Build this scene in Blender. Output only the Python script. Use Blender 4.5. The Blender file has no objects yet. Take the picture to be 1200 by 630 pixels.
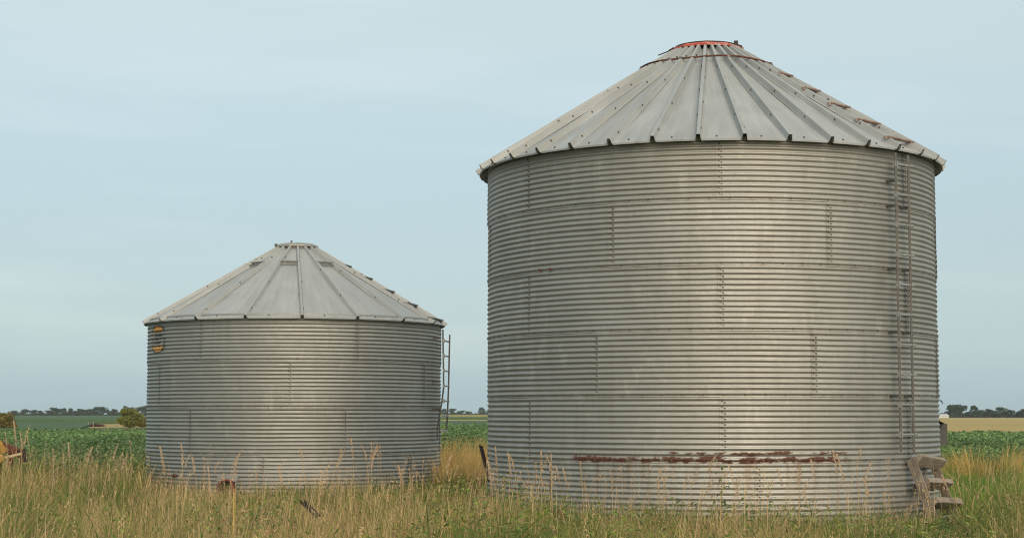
import bpy, math, random
import numpy as np
from mathutils import Vector, Matrix

R = math.radians
sc = bpy.context.scene
C = sc.collection
random.seed(7)
rng = np.random.default_rng(11)

# ------------------------------------------------------------------ camera, sky, sun, exposure
EYE = 1.5
F = 2000.0                      # focal length in pixels of the 1200 px wide photograph
TH = math.atan(170.0 / F)       # camera tilted slightly up
cam_d = bpy.data.cameras.new('camera')
cam = bpy.data.objects.new('camera', cam_d)
C.objects.link(cam)
cam.location = (0, 0, EYE)
cam.rotation_euler = (math.pi / 2 + TH, 0, 0)
cam_d.sensor_width = 36
cam_d.lens = 36 * F / 1200
cam_d.clip_end = 8000
sc.camera = cam

SUN_AZ = R(15)                  # right of straight behind the camera
SUN_EL = R(28)
SUN_DIR = Vector((math.sin(SUN_AZ) * math.cos(SUN_EL), -math.cos(SUN_AZ) * math.cos(SUN_EL), math.sin(SUN_EL)))

world = bpy.data.worlds.new('World')
sc.world = world
world.use_nodes = True
nt = world.node_tree
for n in list(nt.nodes):
    nt.nodes.remove(n)
w_out = nt.nodes.new('ShaderNodeOutputWorld')
sky = nt.nodes.new('ShaderNodeTexSky')
sky.sky_type = 'NISHITA'
sky.sun_disc = False
sky.sun_elevation = SUN_EL
sky.sun_rotation = math.pi - SUN_AZ
sky.air_density = 1.0
sky.dust_density = 2.5
sky.ozone_density = 1.0
bg1 = nt.nodes.new('ShaderNodeBackground')
bg1.inputs['Strength'].default_value = 0.05
nt.links.new(sky.outputs[0], bg1.inputs['Color'])
# thin high overcast and haze: an even pale veil, a little denser blue low down, with faint streaks of cloud
tc = nt.nodes.new('ShaderNodeTexCoord')
sep = nt.nodes.new('ShaderNodeSeparateXYZ')
nt.links.new(tc.outputs['Generated'], sep.inputs[0])
ramp = nt.nodes.new('ShaderNodeValToRGB')
ramp.color_ramp.interpolation = 'EASE'
els = ramp.color_ramp.elements
els[0].position = 0.0
els[0].color = (0.44, 0.60, 0.66, 1)
els[1].position = 0.24
els[1].color = (0.56, 0.65, 0.61, 1)
e = els.new(0.10); e.color = (0.415, 0.525, 0.56, 1)
e = els.new(1.0); e.color = (0.60, 0.70, 0.70, 1)
nt.links.new(sep.outputs['Z'], ramp.inputs['Fac'])
mp = nt.nodes.new('ShaderNodeMapping')
mp.inputs['Scale'].default_value = (2.2, 2.2, 17)
mp.inputs['Rotation'].default_value = (0, R(4), 0)
nt.links.new(tc.outputs['Generated'], mp.inputs[0])
cn = nt.nodes.new('ShaderNodeTexNoise')
cn.inputs['Scale'].default_value = 1.7
cn.inputs['Detail'].default_value = 5
cn.inputs['Roughness'].default_value = 0.5
nt.links.new(mp.outputs[0], cn.inputs['Vector'])
cr = nt.nodes.new('ShaderNodeMapRange')
cr.inputs['From Min'].default_value = 0.50
cr.inputs['From Max'].default_value = 0.75
cr.inputs['To Min'].default_value = 0.0
cr.inputs['To Max'].default_value = 0.17
nt.links.new(cn.outputs['Fac'], cr.inputs['Value'])
cm = nt.nodes.new('ShaderNodeMix')
cm.data_type = 'RGBA'
cm.inputs[7].default_value = (0.92, 0.91, 0.88, 1)
nt.links.new(cr.outputs[0], cm.inputs[0])
nt.links.new(ramp.outputs[0], cm.inputs[6])
bg2 = nt.nodes.new('ShaderNodeBackground')
bg2.inputs['Strength'].default_value = 0.82
nt.links.new(cm.outputs[2], bg2.inputs['Color'])
addw = nt.nodes.new('ShaderNodeAddShader')
nt.links.new(bg1.outputs[0], addw.inputs[0])
nt.links.new(bg2.outputs[0], addw.inputs[1])
nt.links.new(addw.outputs[0], w_out.inputs['Surface'])

sun_d = bpy.data.lights.new('sun', 'SUN')
sun_d.energy = 2.1
sun_d.angle = R(50)
sun_d.color = (1.0, 0.81, 0.58)
sun = bpy.data.objects.new('sun', sun_d)
sun.rotation_euler = (-SUN_DIR).to_track_quat('-Z', 'Y').to_euler()
sun.location = (0, -20, 30)
C.objects.link(sun)

sc.view_settings.view_transform = 'Standard'
sc.view_settings.look = 'None'
sc.view_settings.exposure = 0.0
sc.view_settings.gamma = 1.0
sc.view_settings.use_curve_mapping = False
sc.cycles.filter_width = 1.05

# ------------------------------------------------------------------ helpers
def pt(px, y, z):
    """x of the point on the line of sight of column px, at forward distance y and height z"""
    return (px - 600) / F * (y * math.cos(TH) + (z - EYE) * math.sin(TH))

def z_at(py, y):
    """height of the line of sight of row py at forward distance y"""
    return EYE + y * math.tan(TH - math.atan((py - 315) / F))

def tag(o, label=None, cat=None, group=None, kind=None):
    if label: o['label'] = label
    if cat: o['category'] = cat
    if group: o['group'] = group
    if kind: o['kind'] = kind
    return o

def link(name, me, parent=None, mat=None):
    o = bpy.data.objects.new(name, me)
    C.objects.link(o)
    if parent: o.parent = parent
    if mat and me is not None and not me.materials:
        me.materials.append(mat)
    return o

def empty(name, loc=(0, 0, 0), rz=0):
    o = bpy.data.objects.new(name, None)
    o.empty_display_size = 0.2
    C.objects.link(o)
    o.location = loc
    o.rotation_euler = (0, 0, rz)
    return o

class MB:
    def __init__(s):
        s.v = []; s.f = []; s.sm = False
    def add(s, vs, fs):
        b = len(s.v)
        s.v += [tuple(p) for p in vs]
        s.f += [tuple(b + i for i in f) for f in fs]
    def box(s, c, d, m=None):
        x, y, z = d[0] / 2, d[1] / 2, d[2] / 2
        vs = [Vector((i * x, j * y, k * z)) for k in (-1, 1) for i, j in ((-1, -1), (1, -1), (1, 1), (-1, 1))]
        if m is not None: vs = [m @ p for p in vs]
        vs = [p + Vector(c) for p in vs]
        s.add(vs, [(3, 2, 1, 0), (4, 5, 6, 7), (0, 1, 5, 4), (1, 2, 6, 5), (2, 3, 7, 6), (3, 0, 4, 7)])
    def bar(s, a, b, w, h=None, up=(0, 0, 1), chamfer=0.0):
        """rectangular bar from a to b"""
        h = h or w
        a = Vector(a); b = Vector(b); d = (b - a).normalized()
        u = Vector(up)
        sx = d.cross(u)
        if sx.length < 1e-4: sx = d.cross(Vector((1, 0, 0)))
        sx.normalize(); sz = sx.cross(d)
        c = chamfer
        if c:
            prof = [(-w/2+c, -h/2), (w/2-c, -h/2), (w/2, -h/2+c), (w/2, h/2-c), (w/2-c, h/2), (-w/2+c, h/2), (-w/2, h/2-c), (-w/2, -h/2+c)]
        else:
            prof = [(-w/2, -h/2), (w/2, -h/2), (w/2, h/2), (-w/2, h/2)]
        n = len(prof)
        vs = [a + sx * p + sz * q for p, q in prof] + [b + sx * p + sz * q for p, q in prof]
        s.add(vs, [tuple(range(n))[::-1], tuple(range(n, 2 * n))] + [(i, (i + 1) % n, n + (i + 1) % n, n + i) for i in range(n)])
    def tube(s, pts, r, n=8, cap=True):
        pts = [Vector(p) for p in pts]
        if not hasattr(r, '__len__'): r = [r] * len(pts)
        b = len(s.v); prev = None
        for i, p in enumerate(pts):
            d = (pts[min(i + 1, len(pts) - 1)] - pts[max(i - 1, 0)]).normalized()
            if prev is None:
                u = d.cross(Vector((0, 0, 1)))
                if u.length < 1e-3: u = d.cross(Vector((1, 0, 0)))
            else:
                u = prev - d * prev.dot(d)
            u.normalize(); prev = u; w = d.cross(u)
            for k in range(n):
                a = 2 * math.pi * k / n
                s.v.append(tuple(p + (u * math.cos(a) + w * math.sin(a)) * r[i]))
        for i in range(len(pts) - 1):
            for k in range(n):
                s.f.append((b + i * n + k, b + i * n + (k + 1) % n, b + (i + 1) * n + (k + 1) % n, b + (i + 1) * n + k))
        if cap:
            s.f.append(tuple(b + k for k in range(n))[::-1])
            s.f.append(tuple(b + (len(pts) - 1) * n + k for k in range(n)))
    def lathe(s, prof, n=32, jit=0.0):
        b = len(s.v); m = len(prof)
        for k in range(n):
            a = 2 * math.pi * k / n
            for (r, z) in prof:
                s.v.append((r * math.sin(a), -r * math.cos(a), z))
        for k in range(n):
            k2 = (k + 1) % n
            for i in range(m - 1):
                s.f.append((b + k * m + i, b + k2 * m + i, b + k2 * m + i + 1, b + k * m + i + 1))
    def mesh(s, name, smooth=False):
        me = bpy.data.meshes.new(name)
        me.from_pydata(s.v, [], s.f)
        if smooth:
            me.polygons.foreach_set('use_smooth', [True] * len(me.polygons))
        me.update()
        return me
    def build(s, name, mat, parent=None, smooth=False):
        return link(name, s.mesh(name, smooth), parent, mat)

def mesh_np(name, v, f, col=None, mat=None, smooth=False):
    """v (N,3), f (M,3) triangles, col (N,3) natural colour of each piece"""
    v = np.asarray(v, dtype=np.float32); f = np.asarray(f, dtype=np.int32)
    me = bpy.data.meshes.new(name)
    me.vertices.add(len(v)); me.vertices.foreach_set('co', v.ravel())
    me.loops.add(f.size); me.loops.foreach_set('vertex_index', f.ravel())
    me.polygons.add(len(f))
    me.polygons.foreach_set('loop_start', np.arange(0, f.size, 3, dtype=np.int32))
    if smooth: me.polygons.foreach_set('use_smooth', np.ones(len(f), dtype=bool))
    me.update(calc_edges=True)
    if col is not None:
        a = me.color_attributes.new('Col', 'FLOAT_COLOR', 'POINT')
        c4 = np.ones((len(v), 4), dtype=np.float32); c4[:, :3] = col
        a.data.foreach_set('color', c4.ravel())
    if mat: me.materials.append(mat)
    return me

# ------------------------------------------------------------------ materials
def new_mat(name):
    m = bpy.data.materials.new(name); m.use_nodes = True
    t = m.node_tree
    return m, t, t.nodes['Principled BSDF']

def N(t, typ, **kw):
    n = t.nodes.new(typ)
    for k, v in kw.items():
        if k in ('operation', 'data_type', 'blend_type', 'object', 'attribute_name', 'interpolation', 'noise_dimensions'):
            setattr(n, k, v)
        else:
            n.inputs[k.replace('_', ' ')].default_value = v
    return n

def mth(t, op, a, b=None, c=None, clamp=False):
    n = t.nodes.new('ShaderNodeMath'); n.operation = op; n.use_clamp = clamp
    for i, x in enumerate((a, b, c)):
        if x is None: continue
        if isinstance(x, (int, float)): n.inputs[i].default_value = x
        else: t.links.new(x, n.inputs[i])
    return n.outputs[0]

def rng_(t, x, a, b, c=0.0, d=1.0):
    n = t.nodes.new('ShaderNodeMapRange')
    t.links.new(x, n.inputs[0])
    for i, v in zip((1, 2, 3, 4), (a, b, c, d)): n.inputs[i].default_value = v
    return n.outputs[0]

def mixc(t, fac, a, b, blend='MIX'):
    n = t.nodes.new('ShaderNodeMix'); n.data_type = 'RGBA'; n.blend_type = blend
    for i, x in ((0, fac), (6, a), (7, b)):
        if isinstance(x, (int, float)): n.inputs[i].default_value = x
        elif isinstance(x, (tuple, list)): n.inputs[i].default_value = (*x, 1)
        else: t.links.new(x, n.inputs[i])
    return n.outputs[2]

def noise(t, vec, scale, detail=4, rough=0.55, sc3=None):
    if sc3:
        m = t.nodes.new('ShaderNodeMapping'); m.inputs['Scale'].default_value = sc3
        t.links.new(vec, m.inputs[0]); vec = m.outputs[0]
    n = t.nodes.new('ShaderNodeTexNoise')
    n.inputs['Scale'].default_value = scale; n.inputs['Detail'].default_value = detail; n.inputs['Roughness'].default_value = rough
    t.links.new(vec, n.inputs['Vector'])
    return n.outputs['Fac']

def bump(t, bs, h, strength=0.3, dist=0.01):
    b = t.nodes.new('ShaderNodeBump'); b.inputs['Strength'].default_value = strength; b.inputs['Distance'].default_value = dist
    t.links.new(h, b.inputs['Height']); t.links.new(b.outputs[0], bs.inputs['Normal'])

def simple(name, col, rough=0.6, metal=0.0, var=0.25, scale=8, col2=None, spec=0.5):
    m, t, b = new_mat(name)
    g = t.nodes.new('ShaderNodeNewGeometry')
    n = noise(t, g.outputs['Position'], scale)
    f = rng_(t, n, 0.3, 0.7)
    c2 = col2 or tuple(c * (1 - var) for c in col)
    t.links.new(mixc(t, f, col, c2), b.inputs['Base Color'])
    b.inputs['Roughness'].default_value = rough; b.inputs['Metallic'].default_value = metal
    b.inputs['Specular IOR Level'].default_value = spec
    return m

def wall_material(name, bin_obj, base, rust=None):
    """weathered galvanised steel in the bin's own coordinates; rust bands = (z, half height, phi from, phi to)"""
    m, t, b = new_mat(name)
    tc = t.nodes.new('ShaderNodeTexCoord'); tc.object = bin_obj
    v = tc.outputs['Object']
    sp = t.nodes.new('ShaderNodeSeparateXYZ'); t.links.new(v, sp.inputs[0])
    oi = t.nodes.new('ShaderNodeObjectInfo')
    big = noise(t, v, 0.9, 3)
    strk = noise(t, v, 6, 3, 0.6, (1, 1, 0.08))
    fine = noise(t, v, 60, 2, 0.7)
    c = mixc(t, rng_(t, big, 0.3, 0.7), tuple(x * 0.90 for x in base), tuple(x * 1.06 for x in base))
    c = mixc(t, rng_(t, strk, 0.5, 0.78, 0, 0.42), c, (base[0] * 0.66, base[1] * 0.62, base[2] * 0.54))
    c = mixc(t, rng_(t, fine, 0.35, 0.7, 0, 0.22), c, tuple(x * 0.72 for x in base))
    c = mixc(t, rng_(t, oi.outputs['Random'], 0, 1, 0, 0.55), c, tuple(x * q for x, q in zip(base, (0.76, 0.75, 0.72))))
    white = noise(t, v, 4, 4, 0.7, (1, 1, 0.5))
    c = mixc(t, rng_(t, white, 0.56, 0.76, 0, 0.40), c, tuple(min(1, x * 1.42) for x in base))
    grime_shade = mth(t, 'MULTIPLY', rng_(t, sp.outputs['Z'], 0.0, 0.42, 1, 0), rng_(t, noise(t, v, 3.5, 5, 0.65), 0.35, 0.7, 0.1, 0.85))  # grime along the wall foot, with a contact shadow painted into its colour
    c = mixc(t, grime_shade, c, (0.20, 0.165, 0.115))
    # thin brown bloom creeping down below each lap joint
    zr = mth(t, 'FRACT', mth(t, 'DIVIDE', sp.outputs['Z'], 0.8128))
    lap = rng_(t, zr, 0.95, 1.0, 0, 1)
    lapn = mth(t, 'MULTIPLY', lap, rng_(t, noise(t, v, 9, 4, 0.6, (1, 1, 0.25)), 0.42, 0.72, 0, 0.55))
    c = mixc(t, lapn, c, (0.24, 0.19, 0.13))
    metal = 0.86
    rough = rng_(t, noise(t, v, 5, 3), 0.3, 0.7, 0.56, 0.65)
    if rust:
        ph = mth(t, 'MULTIPLY', mth(t, 'ARCTAN2', sp.outputs['X'], mth(t, 'MULTIPLY', sp.outputs['Y'], -1.0)), 180 / math.pi)
        nz = noise(t, v, 7, 5, 0.65, (1, 1, 1.6)); nz2 = noise(t, v, 3.2, 3, 0.5, (1, 1, 0.2))
        tot = None
        for (z0, hh, p0, p1, thr) in rust:
            d = mth(t, 'ABSOLUTE', mth(t, 'ADD', mth(t, 'SUBTRACT', sp.outputs['Z'], z0), mth(t, 'MULTIPLY', mth(t, 'SUBTRACT', nz2, 0.5), 0.05)))
            hw = mth(t, 'MULTIPLY', rng_(t, nz, thr, thr + 0.2, -0.4, 1.0), hh)
            k = rng_(t, mth(t, 'SUBTRACT', hw, d), -0.010, 0.008)
            k = mth(t, 'MULTIPLY', k, rng_(t, ph, p0, p0 + 1.2))
            k = mth(t, 'MULTIPLY', k, rng_(t, ph, p1 - 1.5, p1, 1, 0))
            tot = k if tot is None else mth(t, 'MAXIMUM', tot, k)
        run = mth(t, 'MULTIPLY', rng_(t, sp.outputs['Z'], 0.30, 0.86, 0, 1), rng_(t, sp.outputs['Z'], 0.86, 0.90, 1, 0))
        run = mth(t, 'MULTIPLY', run, rng_(t, noise(t, v, 11, 4, 0.6, (1, 1, 0.05)), 0.46, 0.70, 0, 0.75))
        run = mth(t, 'MULTIPLY', run, mth(t, 'MULTIPLY', rng_(t, ph, -36, -30), rng_(t, ph, 30, 36, 1, 0)))
        c = mixc(t, run, c, (0.23, 0.14, 0.085))
        rc = mixc(t, rng_(t, noise(t, v, 30, 4), 0.3, 0.7), (0.060, 0.024, 0.015), (0.125, 0.055, 0.035))
        c = mixc(t, tot, c, rc)
        t.links.new(rng_(t, tot, 0, 1, metal, 0.0), b.inputs['Metallic'])
        rough = mth(t, 'MAXIMUM', rough, mth(t, 'MULTIPLY', tot, 0.9))
    else:
        b.inputs['Metallic'].default_value = metal
    t.links.new(c, b.inputs['Base Color'])
    t.links.new(rough, b.inputs['Roughness'])
    bump(t, b, noise(t, v, 2.6, 4), 0.45, 0.03)
    return m

def roof_material(name, bin_obj, base):
    m, t, b = new_mat(name)
    tc = t.nodes.new('ShaderNodeTexCoord'); tc.object = bin_obj
    v = tc.outputs['Object']
    oi = t.nodes.new('ShaderNodeObjectInfo')
    fine = noise(t, v, 45, 3, 0.7)
    big = noise(t, v, 2.2, 4)
    c = mixc(t, rng_(t, big, 0.3, 0.7), tuple(x * 0.88 for x in base), tuple(x * 1.05 for x in base))
    c = mixc(t, rng_(t, fine, 0.35, 0.7, 0, 0.25), c, tuple(x * 0.75 for x in base))
    c = mixc(t, rng_(t, oi.outputs['Random'], 0, 1, 0, 0.6), c, tuple(x * 0.78 for x in base))
    sp = t.nodes.new('ShaderNodeSeparateXYZ'); t.links.new(v, sp.inputs[0])
    rad = mth(t, 'SQRT', mth(t, 'ADD', mth(t, 'POWER', sp.outputs['X'], 2.0), mth(t, 'POWER', sp.outputs['Y'], 2.0)))
    cb = t.nodes.new('ShaderNodeCombineXYZ')
    t.links.new(mth(t, 'MULTIPLY', mth(t, 'ARCTAN2', sp.outputs['X'], sp.outputs['Y']), 14.0), cb.inputs[0])
    t.links.new(mth(t, 'MULTIPLY', rad, 0.7), cb.inputs[1])
    st = noise(t, cb.outputs[0], 1.6, 5, 0.65)
    c = mixc(t, rng_(t, st, 0.48, 0.72, 0, 0.55), c, tuple(x * q for x, q in zip(base, (0.62, 0.60, 0.55))))
    c = mixc(t, rng_(t, st, 0.44, 0.28, 0, 0.35), c, tuple(min(1, x * 1.25) for x in base))
    c = mixc(t, rng_(t, noise(t, v, 7, 5, 0.7), 0.62, 0.78, 0, 0.55), c, (0.30, 0.25, 0.18))
    t.links.new(c, b.inputs['Base Color'])
    b.inputs['Metallic'].default_value = 0.30
    t.links.new(rng_(t, big, 0.3, 0.7, 0.62, 0.75), b.inputs['Roughness'])
    bump(t, b, noise(t, v, 2.5, 3), 0.2, 0.03)
    return m

def foliage_mat(name, trans=0.35, rough=0.65):
    m = bpy.data.materials.new(name); m.use_nodes = True
    t = m.node_tree
    for n in list(t.nodes): t.nodes.remove(n)
    o = t.nodes.new('ShaderNodeOutputMaterial')
    a = t.nodes.new('ShaderNodeAttribute'); a.attribute_name = 'Col'
    b = t.nodes.new('ShaderNodeBsdfPrincipled')
    b.inputs['Roughness'].default_value = rough
    b.inputs['Specular IOR Level'].default_value = 0.25
    tr = t.nodes.new('ShaderNodeBsdfTranslucent')
    mx = t.nodes.new('ShaderNodeMixShader'); mx.inputs[0].default_value = trans
    t.links.new(a.outputs['Color'], b.inputs['Base Color'])
    t.links.new(a.outputs['Color'], tr.inputs['Color'])
    t.links.new(b.outputs[0], mx.inputs[1]); t.links.new(tr.outputs[0], mx.inputs[2])
    t.links.new(mx.outputs[0], o.inputs['Surface'])
    return m

def wood_mat(k=1.0):
    m, t, b = new_mat('weathered_wood')
    tc = t.nodes.new('ShaderNodeTexCoord'); v = tc.outputs['Object']
    g = noise(t, v, 14, 5, 0.65, (0.35, 4, 4)); l = noise(t, v, 5, 3)
    c = mixc(t, rng_(t, g, 0.32, 0.68), tuple(x * k for x in (0.24, 0.20, 0.155)), tuple(x * k for x in (0.09, 0.066, 0.046)))
    c = mixc(t, rng_(t, l, 0.45, 0.75, 0, 0.6), c, tuple(x * k for x in (0.27, 0.245, 0.215)))
    t.links.new(c, b.inputs['Base Color']); b.inputs['Roughness'].default_value = 0.85
    bump(t, b, g, 0.6, 0.006)
    return m

def ground_mat():
    m, t, b = new_mat('rough_ground')
    g = t.nodes.new('ShaderNodeNewGeometry'); v = g.outputs['Position']
    a = noise(t, v, 0.35, 5); f = noise(t, v, 9, 4, 0.7)
    c = mixc(t, rng_(t, a, 0.35, 0.65), (0.10, 0.10, 0.035), (0.19, 0.15, 0.07))
    c = mixc(t, rng_(t, f, 0.35, 0.7), c, (0.07, 0.055, 0.03))
    t.links.new(c, b.inputs['Base Color']); b.inputs['Roughness'].default_value = 0.95
    bump(t, b, f, 0.8, 0.05)
    return m

def field_mat(name, c1, c2, sc3=(0.02, 0.35, 1), scale=1.0, fine=1.2):
    m, t, b = new_mat(name)
    g = t.nodes.new('ShaderNodeNewGeometry'); v = g.outputs['Position']
    a = noise(t, v, scale, 4, 0.6, sc3); f = noise(t, v, fine, 3, 0.7)
    c = mixc(t, rng_(t, a, 0.35, 0.65), c1, c2)
    c = mixc(t, rng_(t, f, 0.4, 0.7, 0, 0.5), c, tuple(x * 0.6 for x in c2))
    t.links.new(c, b.inputs['Base Color']); b.inputs['Roughness'].default_value = 0.95
    b.inputs['Specular IOR Level'].default_value = 0.1
    bump(t, b, f, 1.0, 0.3)
    return m

M_bolt = simple('bolt_steel', (0.075, 0.062, 0.052), 0.7, 0.3, 0.5, 40, (0.15, 0.13, 0.11))
M_dark = simple('dark_steel', (0.035, 0.033, 0.03), 0.7, 0.3)
M_rung = simple('rung_steel', (0.42, 0.42, 0.40), 0.5, 0.5, 0.3, 20)
M_ladder = simple('ladder_steel', (0.125, 0.125, 0.12), 0.55, 0.6, 0.35, 14, (0.085, 0.08, 0.072))
M_step = simple('step_steel', (0.27, 0.26, 0.24), 0.6, 0.5, 0.4, 20)
M_rust = simple('rusty_steel', (0.16, 0.055, 0.030), 0.85, 0.1, 0.5, 18, (0.075, 0.03, 0.02))
M_rustdark = simple('dark_rusty_steel', (0.055, 0.028, 0.02), 0.85, 0.1, 0.5, 18, (0.025, 0.018, 0.015))
M_woodrust = simple('brown_step', (0.34, 0.28, 0.24), 0.7, 0.3, 0.4, 14, (0.24, 0.11, 0.075))
M_yellow = simple('faded_yellow_paint', (0.55, 0.32, 0.035), 0.7, 0, 0.4, 26, (0.13, 0.055, 0.025))
M_orange = simple('orange_paint', (0.62, 0.33, 0.075), 0.55, 0, 0.2, 30, (0.50, 0.22, 0.04))
M_black = simple('black_paint', (0.02, 0.02, 0.018), 0.6)
M_redpaint = simple('red_paint', (0.30, 0.05, 0.035), 0.55, 0, 0.3, 14, (0.17, 0.045, 0.03))
M_wood = wood_mat()
M_tread = wood_mat(1.35)
M_ground = ground_mat()
M_grass = foliage_mat('grass_blades', 0.42)
M_leaf = foliage_mat('leaves', 0.3, 0.55)
M_tree = foliage_mat('tree_leaves', 0.25, 0.7)
M_bark = simple('bark', (0.09, 0.07, 0.05), 0.9, 0, 0.4, 3)

# ------------------------------------------------------------------ ground and fields
def sheet(name, quad, z, mat, front=None, kind='structure'):
    """flat sheet; quad = 4 (x, y) corners, near edge first; front = drop of the near and side edges to the ground"""
    mb = MB()
    p = [(x, y, z) for x, y in quad]
    mb.add(p, [(0, 1, 2, 3)])
    if front is not None:
        q = [(x, y, front) for x, y in quad]
        mb.add(p + q, [(0, 4, 5, 1), (1, 5, 6, 2), (3, 7, 4, 0), (2, 6, 7, 3)])
    o = mb.build(name, mat); tag(o, kind=kind)
    return o

gm = MB()
gx = [-2400, -1200, -500, -200, -80, -40, -20, -10, 0, 10, 20, 40, 80, 200, 500, 1200, 2400]
gy = [-60, -20, 0, 10, 20, 30, 40, 60, 100, 200, 400, 800, 1500, 2400]
for y in gy:
    for x in gx: gm.v.append((x, y, 0))
for j in range(len(gy) - 1):
    for i in range(len(gx) - 1):
        a = j * len(gx) + i; gm.f.append((a, a + 1, a + 1 + len(gx), a + len(gx)))
tag(gm.build('ground', M_ground), kind='structure')

M_bean_far = field_mat('bean_canopy_far', (0.105, 0.165, 0.085), (0.082, 0.138, 0.072), (0.01, 0.10, 1), 1.0, 1.0)
M_stubble = field_mat('ripe_stubble', (0.52, 0.39, 0.17), (0.40, 0.30, 0.12), (0.006, 0.07, 1), 1.0, 0.8)
M_dry = field_mat('dry_grass_far', (0.46, 0.35, 0.14), (0.36, 0.27, 0.11), (0.05, 0.2, 1), 1.0, 1.0)
M_corn = field_mat('corn_tassels_far', (0.36, 0.32, 0.14), (0.26, 0.25, 0.11), (0.01, 0.05, 1), 1.0, 0.6)
M_soil = field_mat('bean_soil', (0.035, 0.055, 0.02), (0.025, 0.04, 0.018), (0.3, 0.3, 1), 1.0, 2.0)
# left of the bins: near bean field, dry strip, far bean field
sheet('bean_field', [(-60, 31), (-4, 33), (-4, 92), (-110, 92)], 0.30, M_soil, 0.004)
sheet('middle_left_bean_field', [(-130, 92.5), (pt(66, 92.5, 0), 92.5), (pt(112, 261, 0), 261), (-320, 261)], 0.30, M_bean_far, 0.006)
sheet('dry_strip', [(pt(60, 190, 0), 190), (pt(200, 190, 0), 190), (pt(200, 262, 0), 262), (pt(128, 262, 0), 262)], 0.012, M_dry)
sheet('far_bean_field', [(-320, 262), (-60, 262), (-160, 1150), (-900, 1150)], 0.7, M_bean_far, 0.008)
# between the bins
sheet('middle_bean_field', [(-6, 40), (2, 40), (6, 120), (-14, 120)], 0.25, M_soil, 0.004)
sheet('middle_far_bean_field', [(-20, 130), (10, 130), (20, 330), (-60, 330)], 0.25, M_bean_far, 0.008)
sheet('dry_terrace', [(-60, 345), (30, 345), (30, 410), (-60, 410)], 0.22, M_dry, 0.008)
sheet('corn_field', [(-80, 425), (40, 425), (40, 500), (-80, 500)], 0.72, M_bean_far, 0.008)
sheet('ripe_corn_field', [(-100, 520), (60, 520), (80, 1100), (-160, 1100)], 1.25, M_corn, 0.008)
# right of the large bin
sheet('right_bean_field', [(6, 38), (40, 38), (60, 80), (6, 80)], 0.30, M_soil, 0.004)
sheet('stubble_field', [(10, 84), (90, 84), (520, 690), (60, 690)], 0.10, M_stubble, 0.004)

# ------------------------------------------------------------------ grain bins
RH = 0.8128                      # height of one wall ring (12 corrugations)
PITCH = RH / 12
def wave(z):
    return 0.0105 * math.sin(2 * math.pi * z / PITCH - math.pi / 2)

def sheet_mesh(name, Rr, deg, seed=0):
    """one corrugated wall sheet: deg wide, one ring high, lapping its neighbour and flaring over the ring below"""
    rows, cols = 12 * 6, int(deg / 2.4)
    lap = 1.0
    mb = MB()
    g = random.Random(seed)
    dents = [(g.uniform(0, deg), g.uniform(0, RH), g.uniform(3, 11), g.uniform(0.06, 0.25), g.uniform(-0.009, 0.004)) for _ in range(9)]
    for j in range(rows + 1):
        z = -0.012 + (RH + 0.012) * j / rows
        for i in range(cols + 1):
            a = R(-0.3 + (deg + lap) * i / cols)
            r = Rr + wave(z) + 0.008 * (1 - j / rows) + 0.006 * (1 - i / cols)
            u = math.degrees(a)
            edge = min(1.0, max(0.0, u / 4), max(0.0, (deg - u) / 4)) * min(1.0, max(0, z / 0.1), max(0, (RH - z) / 0.1))
            zz = z
            for (du, dz, su, sz, am) in dents:
                q = math.exp(-((u - du) / su) ** 2 - ((z - dz) / sz) ** 2)
                r += am * q * edge; zz += am * 0.45 * q * edge
            mb.v.append((r * math.sin(a), -r * math.cos(a), zz))
    for j in range(rows):
        for i in range(cols):
            k = j * (cols + 1) + i
            mb.f.append((k, k + 1, k + cols + 2, k + cols + 1))
    return mb.mesh(name, True)

def bolts_mesh(name, Rr, deg):
    mb = MB()
    def bolt(a, z, s):
        r = Rr + wave(z) + 0.010
        c = Vector((r * math.sin(a), -r * math.cos(a), z))
        m = Matrix.Rotation(a, 3, 'Z')
        mb.box(c, (s, 0.013, s), m)
    da = 0.018 / Rr
    for k in range(24):
        z = (k + 0.5) * PITCH / 2
        if 0.03 < z < RH - 0.03:
            if k % 2 == 0: bolt(R(0.35), z, 0.023)
            else: bolt(R(0.35) + da * 1.6, z, 0.019)
    nh = int(R(deg) * Rr / 0.235)
    for k in range(nh):
        bolt(R(deg) * (k + 0.6) / nh, 0.018, 0.019)
    return mb.mesh(name)

def cone_panel_mesh(name, npan, r0, z0, r1, z1, rib_w, lip):
    """flat roof sheet between two ribs, with a turned-down eave lip"""
    mb = MB()
    half = math.pi / npan
    def row(r, z, inset):
        h = half - inset / r
        return [(r * math.sin(t), -r * math.cos(t), z) for t in (-h, -h / 3, h / 3, h)]
    rows = [row(r0 - 0.004, z0 - lip, rib_w * 0.42)]
    nseg = 8
    for k in range(nseg + 1):
        u = k / nseg
        rows.append(row(r0 + (r1 - r0) * u, z0 + (z1 - z0) * u - 0.012 * math.sin(math.pi * u), rib_w * 0.42))
    for rw in rows: mb.v += rw
    for k in range(len(rows) - 1):
        for i in range(3):
            a = k * 4 + i
            mb.f.append((a, a + 1, a + 5, a + 4))
    return mb.mesh(name)

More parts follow.
